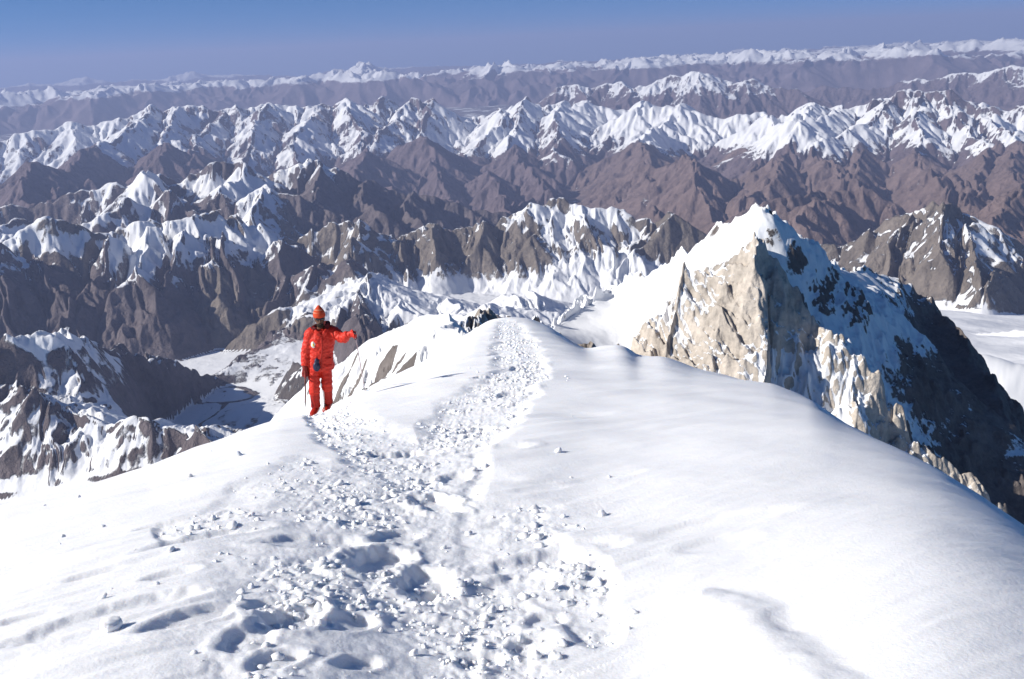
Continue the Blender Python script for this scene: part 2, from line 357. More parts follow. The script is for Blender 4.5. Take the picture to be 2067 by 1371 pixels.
# crag above the glacier on the right
rl = dict(s1=1.1, s2=.38, L=.5, sl=-2.4, grp='right_crag', rock=GR)
add(D([(1560,545),(1640,520),(1700,500),(1760,470),(1800,462),(1840,450),(1870,432),(1920,424),(1945,436),(1965,460),(1985,500),(2005,520),(2067,540),(2200,560)], 12.2, 11.4), **rl)
for p, a, b in (([(1920,424),(1905,480),(1900,540)], 11.6, 10.2), ([(1965,460),(1980,520),(1985,590)], 11.4, 9.8), ([(1840,450),(1800,510),(1790,545)], 11.7, 10.6), ([(2040,560),(1990,600)], 10.6, 9.6), ([(2200,680),(2067,660),(1980,655),(1945,662)], 7.6, 7.9), ([(2067,690),(1990,690),(1960,680)], 7.2, 7.5)):
    add(D(p, a, b), **rl)

NT, NR = 1500, 1350
r = np.exp(np.linspace(math.log(4.2), math.log(64.0), NR)); th = np.linspace(math.radians(-37), math.radians(37), NT)
Rg, TH, X, Y = polar(-37, 37, NT, r)
def build_far():
    global Zf
    az = np.degrees(TH)
    fl = np.interp(Rg, [4, 5.5, 6, 7, 8, 9.5, 12, 14, 20, 26, 36, 45, 60, 70], [-1.9, -2.25, -2.38, -2.70, -2.87, -2.95, -3.14, -3.3, -3.62, -3.85, -3.7, -3.5, -3.3, -3.3])
    flr = np.interp(Rg, [4, 6, 7.4, 9, 10, 12, 14, 20, 26, 36, 45, 60, 70], [-1.6, -1.85, -2.1, -2.38, -2.6, -3.0, -3.2, -3.4, -3.75, -3.6, -3.5, -3.3, -3.3])
    wr = sstep(15, 20, az).astype(f4)
    z = (fl * (1 - wr) + flr * wr)
    flo = z.copy()
    wx = X + 0.10 * fbm(X / 1.3, Y / 1.3, 3, 5) ; wy = Y + 0.16 * fbm(X / 1.3 + 9, Y / 1.3, 3, 6)
    x = wx.ravel(); y = wy.ravel(); z = z.ravel().copy()
    n = len(x)
    gid = np.zeros(n, np.int8); sb = np.full(n, -9.0); rock = np.tile(np.array(DK), (n, 1))
    envelope(x, y, z, RG, gid, sb, rock, groups)
    zp, part = massif(x, y, LP_BRINK, LP_SKY, .10, .8, LP_TOE); w = zp > z; z = np.maximum(z, zp)
    gid[w] = groups.index('left_peak'); sb[w] = np.where(part == 0, -2.6, -2.75)[w]; rock[w] = DK; calm = np.zeros(x.shape); calm[w & (part == 1)] = .55; calm = smooth2(calm.reshape(X.shape), 6)
    z = z.reshape(X.shape); gid = gid.reshape(X.shape); sb = sb.reshape(X.shape); rock = rock.reshape(*X.shape, 3)
    up = np.clip((z - flo) / 0.25, 0, 1); up0 = up.copy()
    Z = z + (ridged(X / 2.6, Y / 2.6, 3, 40, .42) * .06 - .03) * up
    Z = Z + sstep(38, 44, Rg) * (.22 * ridged(X / 8, Y / 8, 3, 44) - .1)
    Z = erode(Z, X, Y, r, th, [(1.9, .115), (.95, .065), (.48, .038), (.24, .019), (.12, .008), (.06, .0035)], 3)
    nearw = np.interp(r, [15, 21], [1, .35])[:, None]
    Z = Z + nearw * up * (.045 * ridged(X / .75 + .3 * fbm(X / .5, Y / .5, 2, 71), Y / .75, 4, 72, .58))
    Z = erode(Z, X, Y, r, th, [(.42, .042), (.21, .022), (.10, .009)], 203, .6)
    bx_, by_ = proj(X, Y, z)                                   # the snow basin under the crest lies smooth
    cm = np.exp(-((bx_ - 960) / 300) ** 2 - ((by_ - 605) / 48) ** 2) * ((Rg > 9) & (Rg < 12.9))
    Z = z + (Z - z) * (1 - calm) * sstep(0, .9, up) * (1 - .72 * np.clip(smooth2(cm, 6) * 1.3, 0, 1))
    Z = Z + up * .009 * ridged(X / .32, Y / .32, 3, 77, .6) * sstep(34, 12, Rg)
    Z = np.minimum(Z, smooth2(Z, 5) + .00055 * Rg)
    fz = flo + .004 * fbm(X / .25, Y / .25, 3, 50) + .045 * fbm(X / 1.1, Y / .8, 3, 51) * wr
    up = np.clip((Z - fz) / .25, 0, 1); Z = np.maximum(Z, fz)
    gl = sstep(.30, .10, up0) * (Rg < 12.5)                      # glacier ice lies flat up to its banks
    Z = Z * (1 - gl) + (fz + .25 * np.maximum(z - flo, 0)) * gl
    return Z, gid, sb, rock, up, flo, up0
Z, gid, sb, rock, up, flo, up0 = build_far()
gx, gy = grads(Z, r, th)
slope = np.hypot(gx, gy)
gsx, gsy = grads(smooth2(Z, 6), r, th)
conc = np.clip((smooth2(Z, 8) - Z) / (0.0035 * Rg), -1.5, 1.5)
sbs = smooth2(np.where(sb < -8, -2.6, sb), 14)
snow = 0.55 + np.clip((Z - sbs) / .6, -.7, .5) + (0.62 - slope) * 0.8 + conc * .5 + .48 * fbm(X / 1.1, Y / 1.1, 4, 90)
snow = np.clip(snow, -.35, 1.15)
# the south-facing brown side valleys stay bare; the valley glaciers carry snow
px, py = proj(X, Y, Z)
glac = ((up < .05) | (up0 < .17)) & (Rg < 12.5)
snow = np.where(glac & (Rg > 5), 1.3, snow)
# wide snowfields (photo-traced places): pixel, radius x, radius y, distance range, amount
for bx, by, rx, ry, d0, d1, am in ((960,600,270,60,9,13,1.1), (1190,432,95,24,12,14.5,.9), (1000,500,190,34,12,14,-.6), (1200,500,60,24,12,14,-.3), (860,590,220,36,9.5,12.6,.5), (1210,540,110,60,9.5,14,1.0), (1330,560,120,40,9,14,.9), (1250,225,130,30,28,38,.9), (1340,262,90,34,26,38,.9), (1480,265,80,40,26,38,.9),
                            (1620,250,80,40,25,38,.8), (1000,285,45,50,27,38,.8), (292,362,26,22,17,20,1.4), (120,500,130,34,11.5,14,.9), (330,480,100,60,11.5,14,.7), (240,570,22,70,10,14,.9), (290,510,28,60,10,14,1.0), (520,480,60,40,11,14.5,.6), (200,420,120,30,14.5,18,.6), (60,470,60,20,13,17,.7), (450,560,60,60,10,13,-.3), (620,600,60,40,9,12.5,.5), (70,690,70,26,6.5,8.5,.9), (200,760,120,40,6.5,9,.3), (150,880,160,50,5,7,.5), (60,985,150,22,4.5,7,.9), (75,680,60,20,6.5,8.5,1.2), (500,420,40,60,14,18,.8), (480,378,100,14,15,19,.8),
                            (300,620,330,90,9,12.4,-.55), (100,590,140,90,9,13,-.5), (800,400,200,60,15,21,-.8), (700,420,120,60,14.5,18,-.4), (1850,280,160,40,25,33,.4), (150,275,160,30,25,38,.4), (2000,640,160,50,6,10,.8)):
    k = np.exp(-((px - bx) / rx) ** 2 - ((py - by) / ry) ** 2)
    snow = snow + am * k * ((Rg > d0) & (Rg < d1))
# moraine bands along the glacier
mor = np.exp(-((up0 - .115 - .02 * fbm(X / .5, Y / .5, 2, 222)) / .022) ** 2) + .8 * np.exp(-((up0 - .035 - .012 * fbm(X / .6, Y / .6, 2, 223)) / .007) ** 2)
snow = np.where(glac, snow - 1.0 * np.clip(mor, 0, 1) * (px < 900) * (px > 190), snow)
rock = np.stack([smooth2(rock[..., i], 10) for i in range(3)], -1)
mat_far = terrain_mat("mountain_rock_and_snow", 20, bump=1.0)
names = {'valley_glacier': ('glacier', 'snow-covered valley glacier and flat valley floors winding between the mountains'),
         'white_range': ('white_mountain_range', 'long white snow range with brown foot slopes across the far middle of the view'),
         'back_range': ('snowy_mountain_range', 'farther snow range showing behind the right half of the white range'),
         'brown_hills': ('brown_mountains', 'bare purple-brown hills below the white range'),
         'dark_crags': ('dark_crag_range', 'dark snow-streaked crags in front of the brown hills on the left'),
         'central_crest': ('jagged_rock_crest', 'jagged grey rock crest above a white snow basin'),
         'left_crags': ('brown_buttress_slopes', 'brown buttresses and snow gullies dropping to the glacier behind the climber'),
         'left_peak': ('shadowed_peak', 'small peak at the left edge with a blue shadowed flank above the glacier bend'),
         'right_crag': ('grey_crag', 'grey crag streaked with snow above the white glacier on the right')}
for gi, g in enumerate(groups):
    mk = gid == gi
    if not mk.any(): continue
    o = grid_mesh(names[g][0], X, Y, Z, mk, {'snow': snow}, {'rock': rock}, mat_far, 1000.0)
    tagk(o, names[g][1], 'mountains' if g != 'valley_glacier' else 'glacier', 'structure')
print('far', time.time() - T0)

# ---------------------------------------------------------------- hazy ranges towards the horizon
RG2 = []
def add2(pts, d0, d1, *a, **k): RG2.append(Ridge(D(pts, d0, d1), *a, **k))
hz = dict(s1=.5, s2=.22, L=3.0, sl=-2.1, grp='hazy', rock=BR)
add2([(-200,200),(0,185),(17,183),(44,188),(95,179),(118,190),(190,185),(230,186),(300,196),(380,176),(430,190),(480,200)], 72, 74, **hz)
add2([(480,190),(562,166),(610,159),(643,147),(670,139),(697,144),(724,130),(741,130),(761,146),(795,156),(839,146),(856,159),(917,176),(1000,182)], 78, 78, **{**hz, 's1': .8, 'L': 4})
add2([(741,130),(760,160),(790,190),(800,205)], 77, 66, **hz)
add2([(917,168),(1018,172),(1120,169),(1235,156),(1262,149),(1323,141),(1374,151),(1440,150),(1530,146),(1587,142),(1638,149),(1695,142),(1773,135),(1794,142),(1868,148),(1950,140),(2067,125),(2200,118)], 82, 70, **hz)
add2([(1700,128),(1760,117),(1858,115),(1909,105),(1977,97),(2004,108),(2044,102),(2067,104),(2200,100)], 105, 98, **{**hz, 'sl': -1.65})
add2([(-200,178),(7,176),(68,169),(135,166),(166,156),(190,161),(237,166),(261,161),(305,163),(356,154),(388,145),(406,151),(440,151),(535,151),(600,156),(700,140),(917,132),(985,135),(1046,127),(1086,134),(1117,125),(1154,132),(1222,119),(1256,120),(1323,117),(1378,113),(1401,112),(1452,110),(1496,97),(1526,105),(1584,102),(1638,97),(1655,102),(1672,93),(1740,93),(1807,84),(1895,85),(1977,83),(2065,83),(2200,78)], 128, 122, **{**hz, 's2': .15, 'sl': -1.85})
r2 = np.exp(np.linspace(math.log(58.0), math.log(150.0), 420)); th2 = np.linspace(math.radians(-37), math.radians(37), 1200)
R2, TH2, X2, Y2 = polar(-37, 37, 1200, r2)
def build_hazy():
    z = np.full(X2.size, 0.0) + np.interp(R2, [58, 80, 110, 150], [-3.3, -3.1, -3.0, -3.0]).ravel()
    n = z.size; gid2 = np.zeros(n, np.int8); sb2 = np.full(n, -1.7); rk = np.tile(np.array(BR), (n, 1))
    wx = X2 + .5 * fbm(X2 / 6, Y2 / 6, 3, 15); wy = Y2 + .5 * fbm(X2 / 6 + 5, Y2 / 6, 3, 16)
    envelope(wx.ravel(), wy.ravel(), z, RG2, gid2, sb2, rk, ['hazy'])
    cap_ = -.0185 * R2 + .006 * np.clip(X2, -60, 60) + .25 * perlin(X2 / 9, Y2 / 9, 66)
    Zr = -3.3 + 1.5 * np.clip(.5 + .55 * ridged(X2 / 17, Y2 / 17, 4, 61, .45), 0, 2) ** 1.5
    Zr = np.minimum(Zr, cap_) - .05 * np.log1p(np.exp((cap_ - Zr) / -.3))
    lowf = -3.7 + 0 * R2; wj = sstep(59, 66, R2)
    Zh = lowf + (np.maximum(z.reshape(X2.shape), Zr) - lowf) * wj
    Zh = erode(Zh, X2, Y2, r2, th2, [(6, .25), (3, .12), (1.5, .06), (.8, .03)], 33, .25)
    return Zh, sb2.reshape(X2.shape), rk.reshape(*X2.shape, 3)
Z2, sb2, rk2 = build_hazy()
gx, gy = grads(Z2, r2, th2)
snow2 = np.clip(.5 + (Z2 - sb2) / .35 + (.45 - np.hypot(gx, gy)) * .5 + .65 * fbm(X2 / 5, Y2 / 5, 3, 7), -.6, 1.5)
mat_hz = terrain_mat("hazy_mountain_rock_and_snow", 90, bump=.2, soft=.2)
o = grid_mesh("hazy_mountain_ranges", X2, Y2, Z2 , None, {'snow': snow2}, {'rock': rk2}, mat_hz, 1000.0)
tagk(o, 'hazy blue ranges with faint white summits along the horizon', 'mountains', 'structure')
print('hazy', time.time() - T0)
#@@NEAR
# ================================================================== near peaks (kilometres): rock pyramid, snow dome, small crags
RN = []; ngroups = ['near_slopes', 'pyramid', 'snow_dome', 'small_crag']
def addn(pts, *a, **k): RN.append(Ridge(pts, *a, **k))
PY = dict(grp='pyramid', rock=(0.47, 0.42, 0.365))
EDGE = [(1270,712,1.52),(1290,690,1.52),(1330,640,1.515),(1372,608,1.51),(1384,552,1.508),(1400,548,1.50),(1440,530,1.49),(1470,516,1.485),(1522,482,1.48),(1545,512,1.485),(1560,540,1.485),(1600,585,1.48),(1640,640,1.47),(1662,672,1.46),(1700,690,1.45),(1725,735,1.44),(1770,780,1.44),(1800,830,1.44),(1850,910,1.43),(1890,945,1.43),(1940,965,1.44),(2067,1068,1.46),(2200,1190,1.46)]
EDGE = [(1085,694,1.40,.5),(1180,710,1.46,.55)] + [(*p, .75 + .85 * min(i, 4) / 4) for i, p in enumerate(EDGE)]       # lit brink: rib, apex, arete
SKYL = [(1075,690,1.41),(1130,650,1.58),(1230,590,1.72),(1340,540,1.70),(1430,487,1.62),(1470,462,1.57),(1500,437,1.55),(1522,421,1.535),(1540,420,1.53),(1552,428,1.53),(1562,440,1.54),(1580,468,1.59),(1600,490,1.66),(1625,520,1.75),(1650,540,1.95),(1700,546,2.3),(1750,549,2.45),(1800,556,2.55),(1830,572,2.57),(1860,602,2.57),(1905,650,2.52),(1950,700,2.42),(1975,745,2.35),(2010,810,2.2),(2067,905,2.0),(2150,1000,1.8)]
addn([(1940,700,3.5),(1955,706,3.5),(2010,714,3.5),(2067,732,3.5),(2200,770,3.5)], s1=.6, s2=.4, L=.1, sl=-2, **PY)
DM = dict(grp='snow_dome', rock=(0.17, 0.15, 0.142))
addn([(1010,665,.25),(965,676,.33),(946,650,.42),(930,629,.43),(890,631,.45),(840,633,.47),(800,650,.48),(760,672,.50),(720,708,.52),(690,742,.545),(655,800,.58),(630,850,.62)], s1=.5, s2=.8, L=.03, sl=-.27, mR=1.6, **DM)
CRG = dict(grp='small_crag', rock=(0.30, 0.265, 0.235))
addn([(940,668,.60),(962,645,.62),(975,634,.64),(988,621,.65),(1000,634,.655),(1020,648,.66),(1060,700,.6)], s1=1.3, s2=1.0, L=.03, sl=-.20, **CRG)
addn([(1105,690,.45),(1130,676,.5),(1150,684,.5),(1180,688,.5),(1192,700,.48),(1230,740,.4)], s1=1.1, s2=1.0, L=.03, sl=-.10, **CRG)
rn = np.concatenate([np.geomspace(.07, .25, 70)[:-1], np.linspace(.25, .70, 330)[:-1], np.linspace(.70, 1.25, 100)[:-1], np.linspace(1.25, 1.8, 560)[:-1], np.linspace(1.8, 3.1, 300)[:-1], np.linspace(3.1, 4.4, 50)])
NTN = 1250
thn = np.linspace(math.radians(-20), math.radians(37), NTN)
Rn, THn, Xn, Yn = polar(-20, 37, NTN, rn)
def build_near():
    fl = np.interp(Rn, [0, .3, .7, 1.3, 2.3, 3.4, 4.4], [-.03, -.22, -.46, -.75, -1.15, -1.55, -1.98])
    wx = Xn + .015 * fbm(Xn / .09, Yn / .09, 4, 305, .55); wy = Yn + .014 * fbm(Xn / .09 + 9, Yn / .09, 4, 306, .55)
    n = Xn.size; z = fl.ravel().copy()
    gid = np.zeros(n, np.int8); sb = np.full(n, -9.0); rock = np.tile(np.array((.2, .17, .14)), (n, 1))
    envelope(wx.ravel(), wy.ravel(), z, RN, gid, sb, rock, ngroups)
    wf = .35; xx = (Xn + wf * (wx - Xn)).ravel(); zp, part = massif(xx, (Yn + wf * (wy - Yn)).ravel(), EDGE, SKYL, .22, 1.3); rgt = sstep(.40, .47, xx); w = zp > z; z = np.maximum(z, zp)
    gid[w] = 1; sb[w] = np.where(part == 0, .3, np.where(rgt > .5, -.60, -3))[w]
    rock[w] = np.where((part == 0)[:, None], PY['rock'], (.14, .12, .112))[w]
    z = z.reshape(Xn.shape); gid = gid.reshape(Xn.shape); sb = sb.reshape(Xn.shape); rock = rock.reshape(*Xn.shape, 3)
    z = np.where(gid == 1, smooth2(z, 3), z)
    Zs = z.copy()
    calm = (part.reshape(z.shape) == 1) * (1 - .6 * rgt.reshape(z.shape)) * (gid == 1) + .8 * (gid == 2) + .5 * (gid == 3)
    facing = (part.reshape(z.shape) == 0) & (gid == 1)
    Z = erode(z, Xn, Yn, rn, thn, [(.20, .013), (.10, .008), (.05, .0045), (.025, .0024), (.0125, .0012), (.006, .0005)], 303, .9)
    pyr = (gid == 1)
    # snow slopes stay smooth, rock gets its ledges
    gx, gy = grads(smooth2(Zs, 5), rn, thn); sl0 = np.hypot(gx, gy)
    rocky = sstep(.55, 1.0, sl0)
    calm = smooth2(calm, 4); rocky = rocky * (1 - .92 * calm)
    k = .06 + .94 * smooth2(rocky, 6)
    Z = Zs + (Z - Zs) * k
    wz = sstep(.9, 1.3, sl0) * (1 - .85 * calm) * (Rn > 1)
    q = Xn + .25 * Yn
    Z = Z + smooth2(wz, 3) * (.016 * fbm(q / .06, Zs / .05, 3, 381) + .010 * ridged(q / .030 + Zs / .2, Zs / .055, 3, 382, .6))
    Z = Z + rocky * (.0022 * ridged(Xn / .03, Yn / .03, 3, 377) + .004 * ridged(Xn / .1, Yn / .1, 2, 378)) * np.clip(Rn / 1.2, .12, 1)
    Z = np.minimum(Z, smooth2(Z, 5) + .0016 * np.clip(Rn, .15, 1.6) * (1 - .85 * calm))
    return Z, gid, sb, rock, sl0, facing
Zn, gidn, sbn, rockn, sl0, facing = build_near()
gx, gy = grads(Zn, rn, thn); sln = np.hypot(gx, gy)
sbn2 = smooth2(np.where(sbn < -8, -2.0, sbn), 3)
concn = np.clip((smooth2(Zn, 10) - Zn) / .004, -1.3, 1.3)
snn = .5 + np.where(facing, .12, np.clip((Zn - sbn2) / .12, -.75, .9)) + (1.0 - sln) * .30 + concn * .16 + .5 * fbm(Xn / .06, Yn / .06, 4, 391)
pxn, pyn = proj(Xn, Yn, Zn)
pm = (Rn > 1.2)
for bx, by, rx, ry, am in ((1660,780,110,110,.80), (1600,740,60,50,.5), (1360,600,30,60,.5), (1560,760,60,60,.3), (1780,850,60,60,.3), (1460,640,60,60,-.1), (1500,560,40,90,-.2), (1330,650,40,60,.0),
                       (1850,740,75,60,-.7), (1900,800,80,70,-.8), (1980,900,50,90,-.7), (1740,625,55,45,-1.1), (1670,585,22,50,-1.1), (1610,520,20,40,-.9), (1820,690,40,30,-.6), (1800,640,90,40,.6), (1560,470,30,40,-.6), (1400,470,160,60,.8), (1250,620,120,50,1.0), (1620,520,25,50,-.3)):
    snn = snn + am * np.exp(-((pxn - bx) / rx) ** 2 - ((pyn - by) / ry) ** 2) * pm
pd = (Rn < .75) & (gidn == 2)
for bx, by, rx, ry, am in ((850,670,110,40,1.0), (790,725,110,50,-1.6), (870,745,60,40,-1.4), (700,790,80,50,-1.5), (900,690,60,40,.6)):
    snn = snn + am * (np.clip(.55 + 1.5 * fbm((.85 * Xn - .5 * Yn) / .009, (.5 * Xn + .85 * Yn) / .07, 3, 399), 0, 1.3) if am < 0 else 1) * np.exp(-((pxn - bx) / rx) ** 2 - ((pyn - by) / ry) ** 2) * pd
snn = np.clip(snn, -.3, 1.2)
rockn = np.stack([smooth2(rockn[..., i], 4) for i in range(3)], -1)
mat_near = terrain_mat("peak_rock_and_snow", 1.6, bump=.6, soft=.10)
nn = {'near_slopes': ('snow_slopes', 'snow and rock slopes falling away below the summit ridge', 'slopes'),
      'pyramid': ('rock_pyramid_peak', 'pale tan rock pyramid with a snow cap and a blue shadowed right flank', 'mountain'),
      'snow_dome': ('snow_dome', 'rounded snow shoulder with rock ribs just beyond the crest, right of the climber', 'mountain'),
      'small_crag': ('small_crag', 'small dark rock teeth poking up behind the snowy hump of the ridge', 'crag')}
for gi, g in enumerate(ngroups):
    mk = gidn == gi
    if mk.any():
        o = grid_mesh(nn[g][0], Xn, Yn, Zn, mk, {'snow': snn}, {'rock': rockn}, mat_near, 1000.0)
        tagk(o, nn[g][1], nn[g][2], 'structure')
print('near', time.time() - T0)
#@@FORE
# ================================================================== summit snow in the foreground (metres)
EYE = 1.7
SIL = [(-120,1070,11),(0,1026,11),(100,1000,11),(200,975,11.3),(300,946,11.8),(390,907,12.5),(460,886,13),(500,870,13.5),(560,852,14),(640,836,14.8),(700,808,17),(760,776,20),(850,735,26),(900,708,31),(930,690,35),(960,664,42),(990,648,46),(1030,641,48),(1070,645,48),(1110,662,46),(1150,690,42),(1180,706,34),(1215,700,30),(1250,697,29),(1272,706,28),(1284,720,26),(1340,722,24),(1400,745,21),(1500,768,18),(1560,780,16.5),(1640,810,14.5),(1700,850,12.5),(1800,905,9.6),(1900,960,8.6),(2000,1022,8),(2067,1066,7.7),(2150,1120,7.5)]
sa = np.array([(*aztan(p[0], p[1]), p[2]) for p in SIL])
azs = np.radians(np.linspace(-60, 60, 1201))
def gsm(v, sig):
    k = np.arange(-600, 601) * .1; w = np.exp(-.5 * (k / sig) ** 2); w /= w.sum()
    return np.convolve(np.pad(v, 600, mode='edge'), w, 'valid')
t_fine = gsm(np.interp(azs, sa[:, 0], sa[:, 1]), .25); d_fine = gsm(np.interp(azs, sa[:, 0], sa[:, 2]), .8)
t_sm = gsm(t_fine, 4.0); d_sm = gsm(d_fine, 4.0)
def basep(az):
    t = np.interp(az, azs, t_sm); d = np.interp(az, azs, d_sm)
    k = EYE / d**2; s0 = t - 2 * EYE / d
    w = sstep(math.radians(50), math.radians(120), np.abs(az))
    return s0 * (1 - w) + .02 * w, k * (1 - w) + .003 * w
def basez(rr, az):
    s0, k = basep(az)
    z = -(EYE + s0 * rr + k * rr * rr)
    # past the brow the slope steepens to about 50 degrees and stays there
    rc = (1.25 - s0) / (2 * k)
    zc = -(EYE + s0 * rc + k * rc * rc) - 1.25 * (rr - rc)
    z = np.where(rr > rc, zc, z)
    # the brow itself follows the traced outline
    dd = np.interp(az, azs, d_fine); tt = np.interp(az, azs, t_fine)
    t0 = EYE / dd + s0 + k * dd
    win = np.exp(-(np.log(rr / dd) / np.where(rr < dd, .42, .5)) ** 2)
    return z - (tt - t0) * rr * win
def ground_at(px, py):
    """where a photo pixel meets the smooth foreground snow"""
    az, t = aztan(px, py); rs = np.geomspace(1.5, 60, 1500); q = -basez(rs, np.full(1500, az)) / rs
    i = int(np.argmax(q < t)) if (q < t).any() else int(np.argmin(q)); rr = float(rs[i])
    return rr * math.sin(az), rr * math.cos(az), rr
thf = np.radians(np.concatenate([np.linspace(-180, -41, 120)[:-1], np.linspace(-41, 41, 1500)[:-1], np.linspace(41, 180, 120)]))
rf = np.geomspace(1.0, 160, 1150)
RF, THF = np.meshgrid(rf, thf, indexing='ij'); XF = RF * np.sin(THF); YF = RF * np.cos(THF)
ZF = basez(RF, THF)
pxf, pyf = proj(XF, YF, ZF); vis = (YF > .5)
pxf = np.where(vis, pxf, -5000); 
# trodden snow: swaths traced on the snow (x, y, half width)
SW = [[(760,1420,440),(770,1300,430),(800,1200,400),(840,1120,270),(850,1060,190),(880,1000,130),(895,950,105),(900,905,90),(940,860,85),(1000,815,75),(1035,775,60),(1050,740,62),(1040,700,52),(1030,668,34)],
      [(650,838,40),(690,860,70),(740,895,80),(820,930,90),(880,965,90)], [(1060,1130,120),(1160,1180,90),(1200,1250,70)], [(340,1080,40),(420,1060,50),(500,1010,60),(620,960,70)]]
tm = np.zeros_like(ZF)
wob = fbm(XF / .9, YF / .9, 3, 401)
for sw in SW:
    for a, b in zip(sw[:-1], sw[1:]):
        ex, ey = b[0] - a[0], b[1] - a[1]
        t = np.clip(((pxf - a[0]) * ex + (pyf - a[1]) * ey) / (ex * ex + ey * ey), 0, 1)
        dx = pxf - a[0] - t * ex; dy = (pyf - a[1] - t * ey) * 1.3
        hw = a[2] + t * (b[2] - a[2])
        tm = np.maximum(tm, sstep(1.05, .55, np.hypot(dx, dy) / hw + .22 * wob) * (.45 if sw is SW[3] else 1))
tm *= vis
near_w = sstep(60, 25, RF)
# wind crust, undulation
ca, sa_ = math.cos(math.radians(62)), math.sin(math.radians(62))
u = XF * sa_ + YF * ca; v = XF * ca - YF * sa_
dz = .05 * fbm(XF / 3.1, YF / 3.1, 3, 411) + ((.016 * fbm(u / 1.5, v / .30, 2, 421) + .005 * fbm(u / .4, v / .08, 2, 422) * sstep(9, 5, RF)) + .006 * ridged(u / .7, v / .10, 2, 431) * sstep(9, 5, RF)) * (1 - .7 * tm) * (1 - .6 * sstep(.05, .35, THF))
# trodden relief
bil = lambda s, sd: np.abs(perlin(XF / s, YF / s, sd))
pat = sstep(-.5, .5, fbm(XF / .8, YF / .8, 3, 471))
lump = .34 * (.04 * (bil(.62, 441) - .25) + .055 * (bil(.27, 442) - .22) + .056 * (bil(.12, 443) - .2) + .036 * (bil(.055, 444) - .2))
dz = dz + tm * (-.035 + lump * (.35 + .8 * pat)) * np.clip(.6 + RF / 14, 0, 1.6)
def pit(px, py, lx, ly, rot, dep, sharp=.35):
    """a boot hole: lx along, ly across (m), turned by rot degrees from +Y towards +X"""
    global dz
    gx_, gy_, rr = ground_at(px, py); c, s = math.cos(math.radians(rot)), math.sin(math.radians(rot))
    i0, i1 = np.searchsorted(rf, (max(1.01, rr - 2.2 * lx), rr + 2.2 * lx)); az = math.atan2(gx_, gy_); dj = min(2.6 * lx / rr, .6)
    j0, j1 = np.searchsorted(thf, (az - dj, az + dj)); sl_ = (slice(i0, i1), slice(j0, j1)); x = XF[sl_]; y = YF[sl_]
    a = ((x - gx_) * s + (y - gy_) * c) / lx; b = ((x - gx_) * c - (y - gy_) * s) / ly
    wq = min(1, dep / .2) ** 2; q = np.hypot(a, b) + wq * (.30 * perlin(x / .16, y / .16, 451) + .22 * perlin(x / .06, y / .06, 452))
    dz[sl_] -= (.22 * dep) * sstep(1 + sharp * .5, 1 - sharp, q) - .06 * dep * np.exp(-((q - 1.35) / .25) ** 2)
for p in ((760,1125,.26,.13,25,.26), (880,1012,.24,.15,-30,.26), (815,910,.34,.15,70,.22), (860,1170,.22,.13,10,.20), (590,1240,.19,.12,20,.24), (540,1215,.12,.08,40,.12), (385,1255,.22,.09,40,.13), (640,1090,.28,.12,70,.14),
          (800,1080,.20,.10,30,.12), (880,1190,.16,.10,10,.14), (1075,1290,.13,.09,40,.12), (970,1330,.10,.07,60,.10), (720,1335,.10,.06,50,.12), (500,1290,.14,.09,20,.12), (1050,1170,.25,.14,60,.14), (700,1250,.14,.09,30,.14), (560,1330,.12,.07,40,.12), (1100,1240,.12,.08,30,.10),
          (1010,905,.3,.15,60,.12), (960,860,.25,.14,40,.15), (1030,790,.4,.2,30,.2), (1060,735,.5,.25,20,.2), (1000,760,.4,.2,60,.18), (920,960,.22,.12,10,.15),
          (345,1163,.13,.06,60,.09), (225,1250,.42,.12,50,.13), (420,1085,.35,.10,50,.10), (1440,1048,.50,.13,72,.07), (1445,1088,.24,.12,65,.05), (1040,1048,.24,.08,65,.045), (1230,960,.30,.10,70,.04), (1090,985,.2,.08,70,.03), (60,1256,.12,.05,60,.05), (190,1165,.14,.05,60,.05), (320,1062,.14,.05,60,.05), (440,1045,.12,.05,60,.05), (175,1108,.5,.05,58,.05), (1150,835,.5,.16,70,.06), (1080,1130,.3,.16,60,.12), (1160,1110,.3,.14,70,.10)):
    pit(*p)
def scarp(pts, hgt, fall, wid=.05):
    """a low step in the crust, higher on its right-hand side, fading out over `fall` metres"""
    global dz
    G = np.array([ground_at(*p)[:2] for p in pts]); best = np.full(XF.shape, 1e9); sdist = np.zeros(XF.shape); tt_ = np.zeros(XF.shape); tot = len(G) - 1
    for i, (a, b) in enumerate(zip(G[:-1], G[1:])):
        ex, ey = b - a; t = np.clip(((XF - a[0]) * ex + (YF - a[1]) * ey) / (ex * ex + ey * ey), 0, 1)
        d = np.hypot(XF - a[0] - t * ex, YF - a[1] - t * ey); w = d < best
        best = np.where(w, d, best); sdist = np.where(w, np.sign(ex * (YF - a[1]) - ey * (XF - a[0])) * d, sdist); tt_ = np.where(w, (i + t) / tot, tt_)
    dz = dz + hgt * sstep(-wid, wid, sdist + .03 * fbm(XF / .2, YF / .2, 2, 461)) * np.exp(-np.clip(sdist, 0, None) / fall) * np.clip(np.minimum(tt_, 1 - tt_) * 8, 0, 1) * vis * (best < fall * 5)
scarp([(1760,1440),(1690,1371),(1600,1300),(1545,1250),(1530,1225),(1480,1200),(1420,1195),(1330,1215)], .055, .7, .12)
scarp([(940,1160),(925,1060),(940,980),(985,930)][::-1], -.018, .4, .06)
ZF = ZF + dz * np.where(vis, 1, .5)
